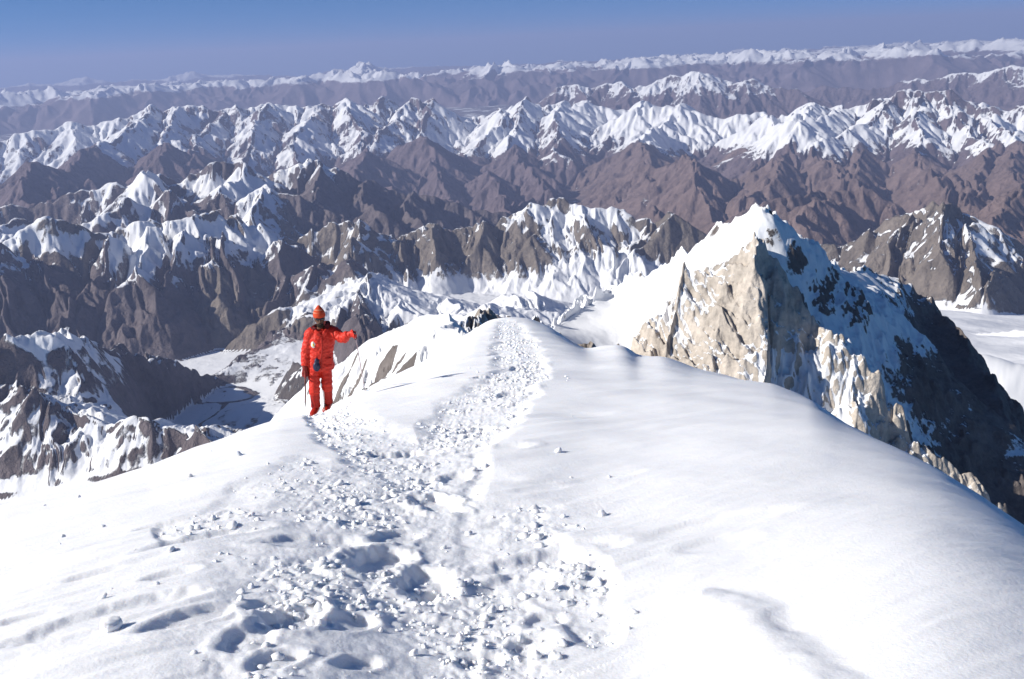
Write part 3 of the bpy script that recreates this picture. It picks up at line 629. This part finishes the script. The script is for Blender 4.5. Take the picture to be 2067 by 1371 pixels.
# far part of the crest: broken slab edge
def snow_mat(name, bumpd=.012, sss=.03):
    m, t, b = nodes(name); g = N(t, "ShaderNodeNewGeometry")
    n1 = N(t, "ShaderNodeTexNoise", i_Scale=55.0, i_Detail=5.0, i_Roughness=.65); n2 = N(t, "ShaderNodeTexNoise", i_Scale=6.0, i_Detail=4.0)
    for n in (n1, n2): t.links.new(g.outputs['Position'], n.inputs['Vector'])
    b.inputs['Subsurface Weight'].default_value = 1.0; b.inputs['Subsurface Radius'].default_value = (1.0, .9, .8); b.inputs['Subsurface Scale'].default_value = sss
    b.inputs['Base Color'].default_value = (.85, .86, .88, 1); b.inputs['Roughness'].default_value = .75; b.inputs['Specular IOR Level'].default_value = .15
    bp = N(t, "ShaderNodeBump"); bp.inputs['Strength'].default_value = .45; bp.inputs['Distance'].default_value = bumpd
    t.links.new(mathn(t, 'ADD', n1.outputs[0], n2.outputs[0]), bp.inputs['Height']); t.links.new(bp.outputs[0], b.inputs['Normal'])
    return m
mat_snow = snow_mat("summit_snow"); mat_crumb = snow_mat("loose_snow", .006, .008)
o = grid_mesh("summit_snow_ridge", XF, YF, ZF, None, {}, {}, mat_snow)
tagk(o, 'trodden white snow crest in the foreground with boot holes and wind crust', 'snow ridge', 'structure')
def zground(x, y):
    rr = np.hypot(x, y); az = np.arctan2(x, y)
    i = np.interp(np.log(rr), np.log(rf), np.arange(len(rf))); j = np.interp(az, thf, np.arange(len(thf)))
    i0 = np.clip(np.floor(i).astype(int), 0, len(rf) - 2); j0 = np.clip(np.floor(j).astype(int), 0, len(thf) - 2); a = i - i0; b = j - j0
    return (ZF[i0, j0] * (1 - a) * (1 - b) + ZF[i0 + 1, j0] * a * (1 - b) + ZF[i0, j0 + 1] * (1 - a) * b + ZF[i0 + 1, j0 + 1] * a * b)
# ---- loose snow lumps
rng = np.random.default_rng(5)
def ico(sub):
    import bmesh
    bm = bmesh.new(); bmesh.ops.create_icosphere(bm, subdivisions=sub, radius=1.0)
    v = np.array([q.co[:] for q in bm.verts]); f = np.array([[q.index for q in p.verts] for p in bm.faces]); bm.free(); return v, f
IC = {1: ico(2), 2: ico(3)}
def noise3(p, s, seed):
    return perlin(p[:, 0] / s + 31.7, p[:, 1] / s + p[:, 2] / s * .71, seed) + perlin(p[:, 2] / s, p[:, 0] / s * .63 - p[:, 1] / s, seed + 3)
def chunk(c, size, sub, seed):
    v, f = IC[sub]
    R = rng.normal(size=(3, 3)); R, _ = np.linalg.qr(R)
    v = v * (1 + .30 * noise3(v, .9, seed)[:, None] + .12 * noise3(v, .4, seed + 9)[:, None])
    v = (v * (rng.uniform(.6, 1.25, 3))) @ R.T * size
    v[:, 2] *= .8
    return v + c, f
def lumps():
    VS = []; FS = []; off = 0
    ok = (tm > .3) & (RF > 2.6) & (RF < 45) & (np.abs(THF) < math.radians(38))
    ii, jj = np.nonzero(ok)
    wgt = RF[ii, jj] ** 1.0 * tm[ii, jj] * np.clip(pat[ii, jj] - .2, .04, 1); wgt /= wgt.sum()      # log grid cells -> even in the picture
    sel = rng.choice(len(ii), 4200, p=wgt)
    for q, k in enumerate(sel):
        rr = RF[ii[k], jj[k]] * (1 + rng.normal() * .004); az = THF[ii[k], jj[k]] + rng.normal() * .001
        x, y = rr * math.sin(az), rr * math.cos(az)
        size = min(.034, .0056 * math.exp(rng.normal() * .65) * (1 + rr / 9))
        z = float(zground(x, y)) + size * .05
        v, f = chunk(np.array([x, y, z]), size, 2 if size / rr > .006 else 1, q % 50)
        VS.append(v); FS.append(f + off); off += len(v)
    for q in range(60):                                        # a few stray crumbs over the crust
        rr = 3 * math.exp(rng.uniform(0, 1.8)); az = math.radians(rng.uniform(-32, 8))
        x, y = rr * math.sin(az), rr * math.cos(az); size = .008 * math.exp(rng.normal() * .5) * (1 + rr / 9)
        v, f = chunk(np.array([x, y, float(zground(x, y)) + size * .3]), size, 1, q % 50); VS.append(v); FS.append(f + off); off += len(v)
    V = np.concatenate(VS); F = np.concatenate(FS)
    me = bpy.data.meshes.new("snow_rubble"); me.vertices.add(len(V)); me.vertices.foreach_set("co", V.astype(f4).ravel())
    me.loops.add(F.size); me.loops.foreach_set("vertex_index", F.astype(np.int32).ravel()); me.polygons.add(len(F)); me.polygons.foreach_set("loop_start", np.arange(0, F.size, 3, dtype=np.int32)); me.update(calc_edges=True)
    me.polygons.foreach_set("use_smooth", np.ones(len(F), bool)); me.materials.append(mat_crumb)
    o = bpy.data.objects.new("snow_rubble", me); C.collection.objects.link(o); tagk(o, 'loose crumbs and clods of snow strewn along the trodden track', 'snow rubble', 'stuff')
lumps()
def block(px, py, size, name, label):
    x, y, rr = ground_at(px, py); z = float(zground(np.array([x]), np.array([y]))[0]); v, fc = IC[2]
    v = np.sign(v) * np.abs(v) ** .42 * (1 + .22 * noise3(v, .8, 7)[:, None] + .10 * noise3(v, .3, 8)[:, None]) * size
    me = bpy.data.meshes.new(name); me.from_pydata([tuple(q) for q in v], [], [tuple(int(i) for i in q) for q in fc]); me.polygons.foreach_set("use_smooth", np.ones(len(fc), bool)); me.materials.append(mat_crumb)
    o = bpy.data.objects.new(name, me); C.collection.objects.link(o); o.location = (x, y, z + size * .3); o.rotation_euler = (.2, .15, .6); tagk(o, label, 'snow block')
block(228, 1285, .036, "snow_block", "fist-sized block of snow lying alone on the smooth crust left of the track")
print('fore', time.time() - T0)
#@@PERSON
# ================================================================== the climber
def mat(name, col, rough=.6, bump=0, bscale=40, col2=None, spec=.3):
    m, t, b = nodes(name); b.inputs['Roughness'].default_value = rough; b.inputs['Specular IOR Level'].default_value = spec
    tcn = N(t, "ShaderNodeTexCoord"); n1 = N(t, "ShaderNodeTexNoise", i_Scale=float(bscale), i_Detail=4.0); t.links.new(tcn.outputs['Object'], n1.inputs['Vector'])
    mx = N(t, "ShaderNodeMix", data_type='RGBA'); t.links.new(n1.outputs[0], mx.inputs['Factor'])
    mx.inputs['A'].default_value = (*[c * .8 for c in col], 1); mx.inputs['B'].default_value = (*(col2 or [min(1, c * 1.15) for c in col]), 1)
    t.links.new(mx.outputs['Result'], b.inputs['Base Color'])
    if bump:
        bp = N(t, "ShaderNodeBump"); bp.inputs['Strength'].default_value = .6; bp.inputs['Distance'].default_value = bump
        t.links.new(n1.outputs[0], bp.inputs['Height']); t.links.new(bp.outputs[0], b.inputs['Normal'])
    return m
M_RED = mat("red_down_fabric", (.56, .026, .012), .55, .02, 22)
M_RED2 = mat("red_gaiter_fabric", (.38, .018, .010), .6, .008, 40)
M_MAROON = mat("dark_red_collar_fleece", (.085, .008, .010), .9, .02, 60)
M_SKIN = mat("weathered_skin_and_beard", (.11, .055, .035), .6, .004, 90)
M_DARK = mat("dark_goggle_lens", (.012, .012, .018), .12, spec=.6)
M_NAVY = mat("navy_pouch_fabric", (.018, .022, .055), .45, .01, 40)
M_WHITE = mat("white_badge", (.80, .79, .72), .6)
M_YEL = mat("yellow_badge_centre", (.72, .52, .08), .6)
M_HAT = mat("orange_knit_wool", (.52, .060, .020), .95, .006, 160)
M_HAT2 = mat("pale_pink_knit_stripe", (.62, .22, .13), .95, .006, 160)
M_WOOD = mat("dark_red_axe_shaft", (.10, .018, .014), .45)
M_STEEL = mat("axe_steel", (.10, .10, .11), .35, spec=.6)
M_ALU = mat("pale_pole_paint", (.55, .42, .42), .4)
M_BOOT = mat("red_boot_shell", (.36, .020, .010), .45)
def loft(path, rad, n=20, cap=True):
    """closed tube through path; rad = (side, depth) half-sizes at each point"""
    path = [Vector(p) for p in path]; V = []; F = []
    for i, p in enumerate(path):
        d = (path[min(i + 1, len(path) - 1)] - path[max(i - 1, 0)]).normalized()
        ref = Vector((0, 1, 0)) if abs(d.y) < .9 else Vector((0, 0, 1))
        sx = d.cross(ref).normalized(); sy = sx.cross(d).normalized()
        rx, ry = rad[i] if isinstance(rad[i], tuple) else (rad[i], rad[i])
        for k in range(n):
            a = 2 * math.pi * k / n; V.append(p + sx * (rx * math.cos(a)) + sy * (ry * math.sin(a)))
    for i in range(len(path) - 1):
        for k in range(n):
            a = i * n + k; b = i * n + (k + 1) % n; F.append((a, b, b + n, a + n))
    if cap:
        F.append(tuple(range(n - 1, -1, -1))); F.append(tuple(range((len(path) - 1) * n, len(path) * n)))
    return [tuple(v) for v in V], F
def ball(c, r, n=14):
    c = Vector(c); r = r if isinstance(r, tuple) else (r, r, r); V = []; F = []
    for i in range(n + 1):
        t = math.pi * i / n
        for k in range(n * 2):
            a = math.pi * k / n; V.append((c.x + r[0] * math.sin(t) * math.cos(a), c.y + r[1] * math.sin(t) * math.sin(a), c.z + r[2] * math.cos(t)))
    m = n * 2
    for i in range(n):
        for k in range(m): F.append((i * m + k, (i + 1) * m + k, (i + 1) * m + (k + 1) % m, i * m + (k + 1) % m))
    return V, F
def fine(path, k=6):
    """smooth path (Catmull-Rom) of rows (x, y, z, r1, r2)"""
    P = np.array(path, float); P = np.vstack([2 * P[0] - P[1], P, 2 * P[-1] - P[-2]]); out = []
    for i in range(1, len(P) - 2):
        for j in range(k):
            t = j / k; out.append(.5 * (2 * P[i] + (P[i + 1] - P[i - 1]) * t + (2 * P[i - 1] - 5 * P[i] + 4 * P[i + 1] - P[i + 2]) * t**2 + (3 * P[i] - P[i - 1] - 3 * P[i + 1] + P[i + 2]) * t**3))
    out.append(P[-2]); return np.array(out)
def limb(path, puff=0.0, every=.11, k=6, n=20):
    """a padded tube; puff = swelling between the quilting seams"""
    Q = fine(path, k); s = np.concatenate([[0], np.cumsum(np.linalg.norm(np.diff(Q[:, :3], axis=0), axis=1))])
    sw = 1 + puff * (np.abs(np.sin(math.pi * s / every)) ** .6 - .6)
    return loft(Q[:, :3], [(a * w, b * w) for a, b, w in zip(Q[:, 3], Q[:, 4], sw)], n)
def fuse(name, shapes, m, parent, voxel=.012, smooth=3, wrinkle=0.0, seed=1):
    V = []; F = []
    for v, f in shapes:
        o = len(V); V += v; F += [tuple(i + o for i in q) for q in f]
    me = bpy.data.meshes.new(name); me.from_pydata(V, [], F); me.update()
    o = bpy.data.objects.new(name, me); C.collection.objects.link(o)
    if voxel:
        r_ = o.modifiers.new("fuse", 'REMESH'); r_.mode = 'VOXEL'; r_.voxel_size = voxel
        if smooth: sm_ = o.modifiers.new("smooth", 'SMOOTH'); sm_.iterations = smooth; sm_.factor = .5
        dg = bpy.context.evaluated_depsgraph_get(); me2 = bpy.data.meshes.new_from_object(o.evaluated_get(dg)); o.modifiers.clear(); o.data = me2; me = me2; me.name = name
    if wrinkle:
        co = np.empty(len(me.vertices) * 3, f4); me.vertices.foreach_get("co", co); co = co.reshape(-1, 3); no = np.array([v.normal[:] for v in me.vertices])
        w = perlin(co[:, 0] / .09 + co[:, 2] / .16, co[:, 2] / .055 - co[:, 1] / .12, seed) + .5 * perlin(co[:, 0] / .04, co[:, 2] / .03 + co[:, 1] / .05, seed + 1)
        me.vertices.foreach_set("co", (co + no * (wrinkle * w)[:, None]).astype(f4).ravel()); me.update()
    me.polygons.foreach_set("use_smooth", np.ones(len(me.polygons), bool)); me.materials.clear(); me.materials.append(m)
    if parent: o.parent = parent
    return o
fx, fy, frr = ground_at(650, 829)
faz = math.atan2(fx, fy); fz0 = float(zground(np.array([fx]), np.array([fy]))[0])
def loc_to_world(x, y): return fx + x * math.cos(faz) + y * math.sin(faz), fy - x * math.sin(faz) + y * math.cos(faz)
def gz(x, y):
    a, b = loc_to_world(x, y); return float(zground(np.array([a]), np.array([b]))[0]) - fz0
gL, gR = gz(-.11, -.12), gz(.09, -.05)
# --- body: one skin, from the feet to the crown, both hands with five fingers
def hand(w, d, u, t, curl):
    """w wrist, d direction of the palm, u direction the fingers curl to, t thumb side; returns finger and palm shapes"""
    w, d, u, t = Vector(w), Vector(d).normalized(), Vector(u).normalized(), Vector(t).normalized(); S = []
    S.append(loft([w - d * .02, w + d * .02, w + d * .055, w + d * .095], [(.030, .024), (.040, .024), (.046, .024), (.042, .020)], 12))
    for i, L in enumerate((.072, .082, .076, .060)):
        b = w + d * .092 + t * (.032 - .0215 * i); p = [b]; a = 0.0; seg = (L * .45, L * .32, L * .26)
        for q in range(3):
            a += curl * (.8, 1.1, .9)[q]; p.append(p[-1] + (d * math.cos(a) + u * math.sin(a)) * seg[q])
        S.append(loft(p, [.0125, .012, .011, .009], 8)); S.append(ball(p[-1], .009, 6))
    b = w + d * .03 + t * .036; p = [b, b + t * .028 + d * .022 + u * .008, b + t * .034 + d * .046 + u * .026, b + t * .024 + d * .062 + u * .046]
    S.append(loft(p, [.016, .0145, .013, .010], 8)); S.append(ball(p[-1], .010, 6)); return S
HD = Vector((.119, -.02, 1.640))                                   # middle of the head
shR, shL = Vector((-.045, 0, 1.395)), Vector((.290, 0, 1.40))
elR, waR = Vector((-.155, .01, 1.09)), Vector((-.200, -.04, .86))
elL, waL = Vector((.465, -.16, 1.30)), Vector((.555, -.27, 1.385))
hipR, hipL = Vector((-.045, .02, .92)), Vector((.14, .02, .92))
knR, anR = Vector((-.085, -.09, .46 + gL * .6)), Vector((-.095, -.02, .13 + gL))
knL, anL = Vector((.130, -.05, .47 + gR * .6)), Vector((.120, .03, .13 + gR))
def row(v, a, b=None): return (v[0], v[1], v[2], a, a if b is None else b)
hR = hand((waR + Vector((-.004, -.01, -.07))), (-.10, -.15, -1), (.1, -1, -.1), (0, -.6, .1), .75)
hL = hand((waL + Vector((.03, -.03, .012))), (.75, -.65, .05), (-.5, -.8, -.35), (-.1, .1, 1), .95)
bs = [limb([row(hipR + (hipL - hipR) * .5 + Vector((0, 0, -.06)), .13, .10), row((.06, 0, 1.0), .15, .11), row((.085, 0, 1.15), .15, .11), row((.11, 0, 1.30), .18, .12), row((.122, 0, 1.40), .15, .10), row((.122, 0, 1.47), .065, .065), row((.119, -.01, 1.58), .055, .06)])]
for hip, kn, an in ((hipR, knR, anR), (hipL, knL, anL)):
    bs.append(limb([row(hip, .09), row((hip + kn) / 2, .082), row(kn, .058), row(kn * .55 + an * .45 + Vector((0, .02, 0)), .055), row(an, .04)], 0))
    bs.append(limb([row(an + Vector((0, .05, -.09)), .035, .03), row(an + Vector((-.015, -.06, -.085)), .04, .035), row(an + Vector((-.05, -.17, -.10)), .04, .022)]))
for sh, el, wr in ((shR, elR, waR), (shL, elL, waL)):
    bs.append(limb([row(sh, .062), row((sh + el) / 2, .052), row(el, .043), row((el + wr) / 2, .042), row(wr, .03)]))
bs.append(limb([row(waR, .03), row(waR + Vector((-.004, -.01, -.07)), .03)], k=3)); bs.append(limb([row(waL, .03), row(waL + Vector((.03, -.03, .012)), .03)], k=3))
bs += hR + hL
hd = [ball(HD, (.078, .098, .115)), ball(HD + Vector((0, -.045, -.075)), (.055, .055, .050)), loft([HD + Vector((0, -.088, .015)), HD + Vector((0, -.112, -.018)), HD + Vector((0, -.118, -.035)), HD + Vector((0, -.095, -.045))], [.009, .013, .016, .010], 8),
      ball(HD + Vector((0, -.092, -.070)), (.028, .014, .008), 8), ball(HD + Vector((0, -.090, -.082)), (.024, .014, .008), 8), ball(HD + Vector((-.079, .005, -.005)), (.010, .022, .032), 8), ball(HD + Vector((.079, .005, -.005)), (.010, .022, .032), 8),
      ball(HD + Vector((-.032, -.083, .012)), .014, 8), ball(HD + Vector((.032, -.083, .012)), .014, 8)]
body = fuse("person", bs + hd, M_SKIN, None, .0065, 2)
fz0 += .05
body.location = (fx, fy, fz0); body.rotation_euler = (0, 0, -faz)
tagk(body, 'climber in puffy red suit and orange knit cap, one arm held out', 'person')
# --- clothing
tor = limb([row((.055, .0, .76), .226, .17), row((.06, .0, .86), .222, .17), row((.075, 0, .98), .205, .16), row((.09, 0, 1.10), .205, .16), row((.105, 0, 1.22), .225, .165), row((.118, 0, 1.33), .225, .160), row((.122, 0, 1.41), .175, .130), row((.122, 0, 1.47), .09, .09)], .05, .15, n=32)
def sleeve(sh, el, wr, w0=.098): return limb([row(sh + (Vector((.122, 0, 1.38)) - sh) * .45, w0 * .95), row(sh, w0), row((sh + el) / 2, w0 * .93), row(el, w0 * .86), row((el + wr) / 2, w0 * .80), row(wr, w0 * .62)], .11, .085)
jacket = fuse("jacket", [tor, sleeve(shR, elR, waR), sleeve(shL, elL, waL)], M_RED, body, .010, 2, .012, 501)
def leg(hip, kn, an): return limb([row(hip + Vector((0, 0, .06)), .112), row(hip * .7 + kn * .3, .104), row(hip * .35 + kn * .65, .094), row(kn, .092), row(kn * .7 + an * .3, .088)], .10, .10)
trousers = fuse("trousers", [leg(hipR, knR, anR), leg(hipL, knL, anL), ball((.05, .01, .92), (.17, .13, .12))], M_RED, body, .010, 2, .010, 531)
for kn, an in ((knR, anR), (knL, anL)):
    g = fuse("gaiter", [limb([row(kn * .78 + an * .22, .084), row(kn * .5 + an * .5, .083), row(kn * .2 + an * .8, .078), row(an + Vector((0, -.01, -.03)), .082)], .03, .09)], M_RED2, body, .010, 2, .004, 551)
    b_ = fuse("boot", [limb([row(an + Vector((0, .075, -.095)), .045, .035), row(an + Vector((0, .03, -.07)), .060, .055), row(an + Vector((-.022, -.06, -.075)), .060, .055), row(an + Vector((-.060, -.17, -.092)), .058, .040), row(an + Vector((-.075, -.225, -.104)), .040, .024)], n=16), limb([row(an + Vector((0, .02, -.06)), .066), row(an + Vector((0, .01, .02)), .070)], k=3)], M_BOOT, body, .009, 2)
    if an is anL:
        st = [loft([kn * (1 - t) + an * t + Vector((-.070, -.055 - .01 * t, 0)) for t in (.25, .45, .65, .85, 1.0)] + [an + Vector((-.078, -.15, -.045)), an + Vector((-.090, -.22, -.075))], [.009] * 7, 8)]
        fuse("stripe", st, M_WHITE, g, 0); 
# collar of dark fleece standing round the neck, open in front, higher on the picture's right
cv, cf = [], []
nc = 30
for i in range(nc + 1):
    a = math.radians(-60 + 300 * i / nc)
    up_ = .105 + .035 * math.cos(a)                               # taller on the +x side
    for rr_, zz_ in ((.105, 0), (.150, .03), (.165, up_ * .75), (.140, up_), (.112, up_ * .9), (.088, .03)):
        cv.append((.122 + rr_ * 1.05 * math.cos(a), .01 + rr_ * .92 * math.sin(a), 1.435 + zz_))
for i in range(nc):
    for k in range(6): cf.append((i * 6 + k, i * 6 + (k + 1) % 6, (i + 1) * 6 + (k + 1) % 6, (i + 1) * 6 + k))
cf.append((0, 1, 2, 3, 4, 5)); cf.append(tuple(nc * 6 + k for k in (5, 4, 3, 2, 1, 0)))
fuse("collar", [(cv, cf)], M_MAROON, body, .012, 2, .006, 571)
for s in (-1, 1):                                                  # red lapels folded open under the chin
    fuse("lapel", [loft([(.122 + s * .02, -.150, 1.365), (.122 + s * .06, -.152, 1.425), (.122 + s * .10, -.120, 1.475)], [(.030, .012), (.042, .014), (.026, .012)], 12)], M_RED, jacket, .009, 2)
hat = fuse("hat", [limb([row(HD + Vector((0, 0, .030)), .098, .112), row(HD + Vector((0, 0, .065)), .102, .114), row(HD + Vector((0, .005, .12)), .090, .100), row(HD + Vector((.002, .01, .165)), .060, .066), row(HD + Vector((.004, .012, .205)), .030, .032), row(HD + Vector((.006, .012, .225)), .012, .012)], n=24)], M_HAT, body, .008, 2)
for z_, a_, b_ in ((.105, .098, .109), (.148, .076, .085)):
    fuse("stripe", [loft([HD + Vector((0, .005, z_ - .010)), HD + Vector((0, .006, z_)), HD + Vector((.001, .007, z_ + .010))], [(a_ * 1.0, b_), (a_ * .995, b_ * .99), (a_ * .93, b_ * .93)], 28)], M_HAT2, hat, 0)
gog = fuse("goggles", [ball(HD + Vector((-.036, -.092, .012)), (.034, .018, .024)), ball(HD + Vector((.036, -.092, .012)), (.034, .018, .024)), loft([HD + Vector((-.02, -.103, .016)), HD + Vector((.02, -.103, .016))], [.006, .006], 8)], M_DARK, body, .006, 1)
fuse("beard", [ball(HD + Vector((0, -.062, -.098)), (.062, .050, .042)), ball(HD + Vector((0, -.094, -.058)), (.032, .014, .007), 8)], mat("dark_beard", (.022, .014, .010), .9, .008, 80), body, .008, 2, .004, 581)
for hs_, c_ in ((hR, waR), (hL, waL)):
    # padded glove shell following the hand, finger by finger
    vs = []
    for v, f in hs_:
        cc = Vector([sum(q[i] for q in v) / len(v) for i in range(3)]); vs.append(([tuple(cc + (Vector(q) - cc) * 1.32) for q in v], f))
    fuse("glove", vs + [loft([c_ + (Vector(hs_[0][0][0]) - c_) * .0, c_ * .4 + Vector([sum(q[i] for q in hs_[0][0]) / len(hs_[0][0]) for i in range(3)]) * .6], [.050, .046], 14)], mat("dark_red_glove", (.20, .018, .014), .7) if c_ is waR else M_RED, body, .0075, 1)
# badge, open flap with the navy pouch behind it
def on_chest(x, z, off=.004):
    """front of the jacket at x, z"""
    co = np.empty(len(jacket.data.vertices) * 3, f4); jacket.data.vertices.foreach_get("co", co); co = co.reshape(-1, 3)
    m = (np.abs(co[:, 0] - x) < .02) & (np.abs(co[:, 2] - z) < .02); return float(co[m, 1].min()) - off
def disc(cx, cz, rx, rz, off, depth=.006, n=24):
    y = on_chest(cx, cz, off); return loft([(cx, y, cz), (cx, y + depth, cz)], [(rx, rz)] * 2, n) if False else ([(cx + rx * math.cos(2 * math.pi * k / n), y + d + .5 * (cx - .11) ** 2, cz + rz * math.sin(2 * math.pi * k / n)) for d in (0, depth) for k in range(n)],
        [tuple(range(n)), tuple(range(2 * n - 1, n - 1, -1))] + [(k, k + n, (k + 1) % n + n, (k + 1) % n) for k in range(n)])
bx_, bz_ = -.030, 1.235
bd = fuse("badge", [disc(bx_, bz_, .036, .055, .010, .014)], M_WHITE, jacket, 0)
fuse("badge_centre", [disc(bx_ + .002, bz_ - .002, .015, .026, .013, .004)], M_YEL, bd, 0)
py_ = on_chest(.0, .90, 0)
fuse("waist_pouch", [ball((-.012, py_ - .01, .865), (.060, .045, .085)), ball((.0, py_ - .005, .95), (.040, .035, .06)), ball((.005, py_ - .03, .885), (.030, .030, .035))], M_NAVY, body, .009, 2)
# zip flap edge running from the collar down to the open hem
zp = [(.118, 1.36), (.112, 1.25), (.105, 1.13), (.085, 1.04), (.050, .96), (.02, .90)]
fuse("zip_flap", [loft([(x, on_chest(x, z, .004), z) for x, z in zp], [(.016, .010)] * len(zp), 10), loft([(x, on_chest(x, z, .006), z) for x, z in [(.085, 1.04), (.075, .95), (.068, .86), (.062, .80)]], [(.013, .010)] * 4, 10)], M_RED2, jacket, .008, 2)
for x in (-.06, .19):
    fuse("pocket", [([(x + a * .062, on_chest(x, .93, .008) + d, .93 + b * .05) for d in (0, .03) for a, b in ((-1, -1), (1, -1), (1, 1), (-1, 1))], [(0, 1, 2, 3), (7, 6, 5, 4), (0, 4, 5, 1), (1, 5, 6, 2), (2, 6, 7, 3), (3, 7, 4, 0)])], M_RED, jacket, .008, 2) if x > 0 else None
def world_thing(name, label, cat):
    e = bpy.data.objects.new(name, None); C.collection.objects.link(e); tagk(e, label, cat); e.rotation_euler = (0, 0, -faz); e.location = (fx, fy, fz0); e.empty_display_size = .1; return e
def rel(o, root, base):
    """move a thing's origin to its base, parts keep their place"""
    c, s = math.cos(-faz), math.sin(-faz); root.location = (fx + c * base[0] - s * base[1], fy + s * base[0] + c * base[1], fz0 + base[2])
    for ch in o: ch.data.transform(Matrix.Translation(-Vector(base)))
# ice axe held by its head in the hand on the picture's left
ax = world_thing("ice_axe", 'slim ice axe with dark red shaft hanging from the glove beside his leg', 'ice axe')
gr = waR + Vector((-.012, -.035, -.165)); tip = gr + Vector((-.050, -.01, -.50))
p1 = fuse("shaft", [loft([gr + Vector((0, 0, .02)), gr * .5 + tip * .5, tip + Vector((0, 0, .03))], [(.012, .016)] * 3, 12)], M_WOOD, ax, 0)
p2 = fuse("head", [loft([gr + Vector((0, -.13, -.012)), gr + Vector((0, -.08, .022)), gr + Vector((0, 0, .034)), gr + Vector((0, .07, .026)), gr + Vector((0, .11, .012))], [(.004, .004), (.006, .012), (.011, .018), (.020, .007), (.030, .004)], 10)], M_STEEL, ax, 0)
p3 = fuse("spike", [loft([tip + Vector((0, 0, .04)), tip, tip + Vector((-.005, 0, -.06))], [.013, .009, .002], 10)], M_STEEL, ax, 0)
rel([p1, p2, p3], ax, tip + Vector((-.005, 0, -.06)))
# ski pole planted on the picture's right
pl_ = world_thing("ski_pole", 'thin pale ski pole planted in the snow under the outstretched glove', 'ski pole')
gp = waL + Vector((.105, -.10, .005))
wx_, wy_, _ = ground_at(737, 792)
dx_, dy_ = wx_ - fx, wy_ - fy
tp = Vector((dx_ * math.cos(faz) - dy_ * math.sin(faz), dx_ * math.sin(faz) + dy_ * math.cos(faz), float(zground(np.array([wx_]), np.array([wy_]))[0]) - fz0))
print('pole', gp[:], tp[:], (gp - tp).length, 'feet', gL, gR, frr)
dv = (tp - gp).normalized()
p1 = fuse("shaft", [loft([gp - dv * .02, gp * .5 + tp * .5, tp], [.0085, .008, .005], 10)], M_ALU, pl_, 0)
p2 = fuse("grip", [loft([gp - dv * .07, gp - dv * .055, gp, gp + dv * .06], [.017, .018, .014, .013], 12)], M_DARK, pl_, 0)
bk = tp - dv * .09; tv = []; tf = []
for i in range(24):
    for k in range(8):
        a, b = 2 * math.pi * i / 24, 2 * math.pi * k / 8; tv.append((bk.x + (.050 + .006 * math.cos(b)) * math.cos(a), bk.y + (.050 + .006 * math.cos(b)) * math.sin(a), bk.z + .006 * math.sin(b)))
for i in range(24):
    for k in range(8): tf.append((i * 8 + k, ((i + 1) % 24) * 8 + k, ((i + 1) % 24) * 8 + (k + 1) % 8, i * 8 + (k + 1) % 8))
p3 = fuse("basket", [(tv, tf), loft([bk + Vector((-.05, 0, 0)), bk + Vector((.05, 0, 0))], [.004, .004], 6), loft([bk + Vector((0, -.05, 0)), bk + Vector((0, .05, 0))], [.004, .004], 6)], M_DARK, pl_, 0)
p4 = fuse("wrist_strap", [loft([gp - dv * .05, gp + Vector((.02, -.01, -.05)), gp + Vector((.0, .03, -.09)), gp + Vector((-.03, .03, -.04))], [(.009, .003)] * 4, 8)], M_MAROON, pl_, 0)
rel([p1, p2, p3, p4], pl_, tp)
print('person', time.time() - T0)
# ------------------------------------------------------------------ air
def haze():
    x0, x1, y0, y1, z0, z1 = -125000, 125000, -4000, 156000, -5200, 1500
    v = [(x, y, z) for x in (x0, x1) for y in (y0, y1) for z in (z0, z1)]
    fc = [(0, 1, 3, 2), (4, 6, 7, 5), (0, 4, 5, 1), (2, 3, 7, 6), (0, 2, 6, 4), (1, 5, 7, 3)]
    me = bpy.data.meshes.new("haze"); me.from_pydata(v, [], fc); me.update()
    m = bpy.data.materials.new("haze_air"); m.use_nodes = True; t = m.node_tree; t.nodes.clear()
    out = t.nodes.new("ShaderNodeOutputMaterial"); pv = t.nodes.new("ShaderNodeVolumePrincipled")
    pv.inputs['Color'].default_value = (0.50, 0.59, 0.95, 1); pv.inputs['Density'].default_value = 1.75e-5; pv.inputs['Anisotropy'].default_value = 0.1
    t.links.new(pv.outputs[0], out.inputs['Volume'])
    me.materials.append(m)
    o = bpy.data.objects.new("haze", me); C.collection.objects.link(o); tagk(o, 'thin lavender-blue air haze over the distant ranges', 'haze', 'stuff')
haze()
print('done', time.time() - T0)
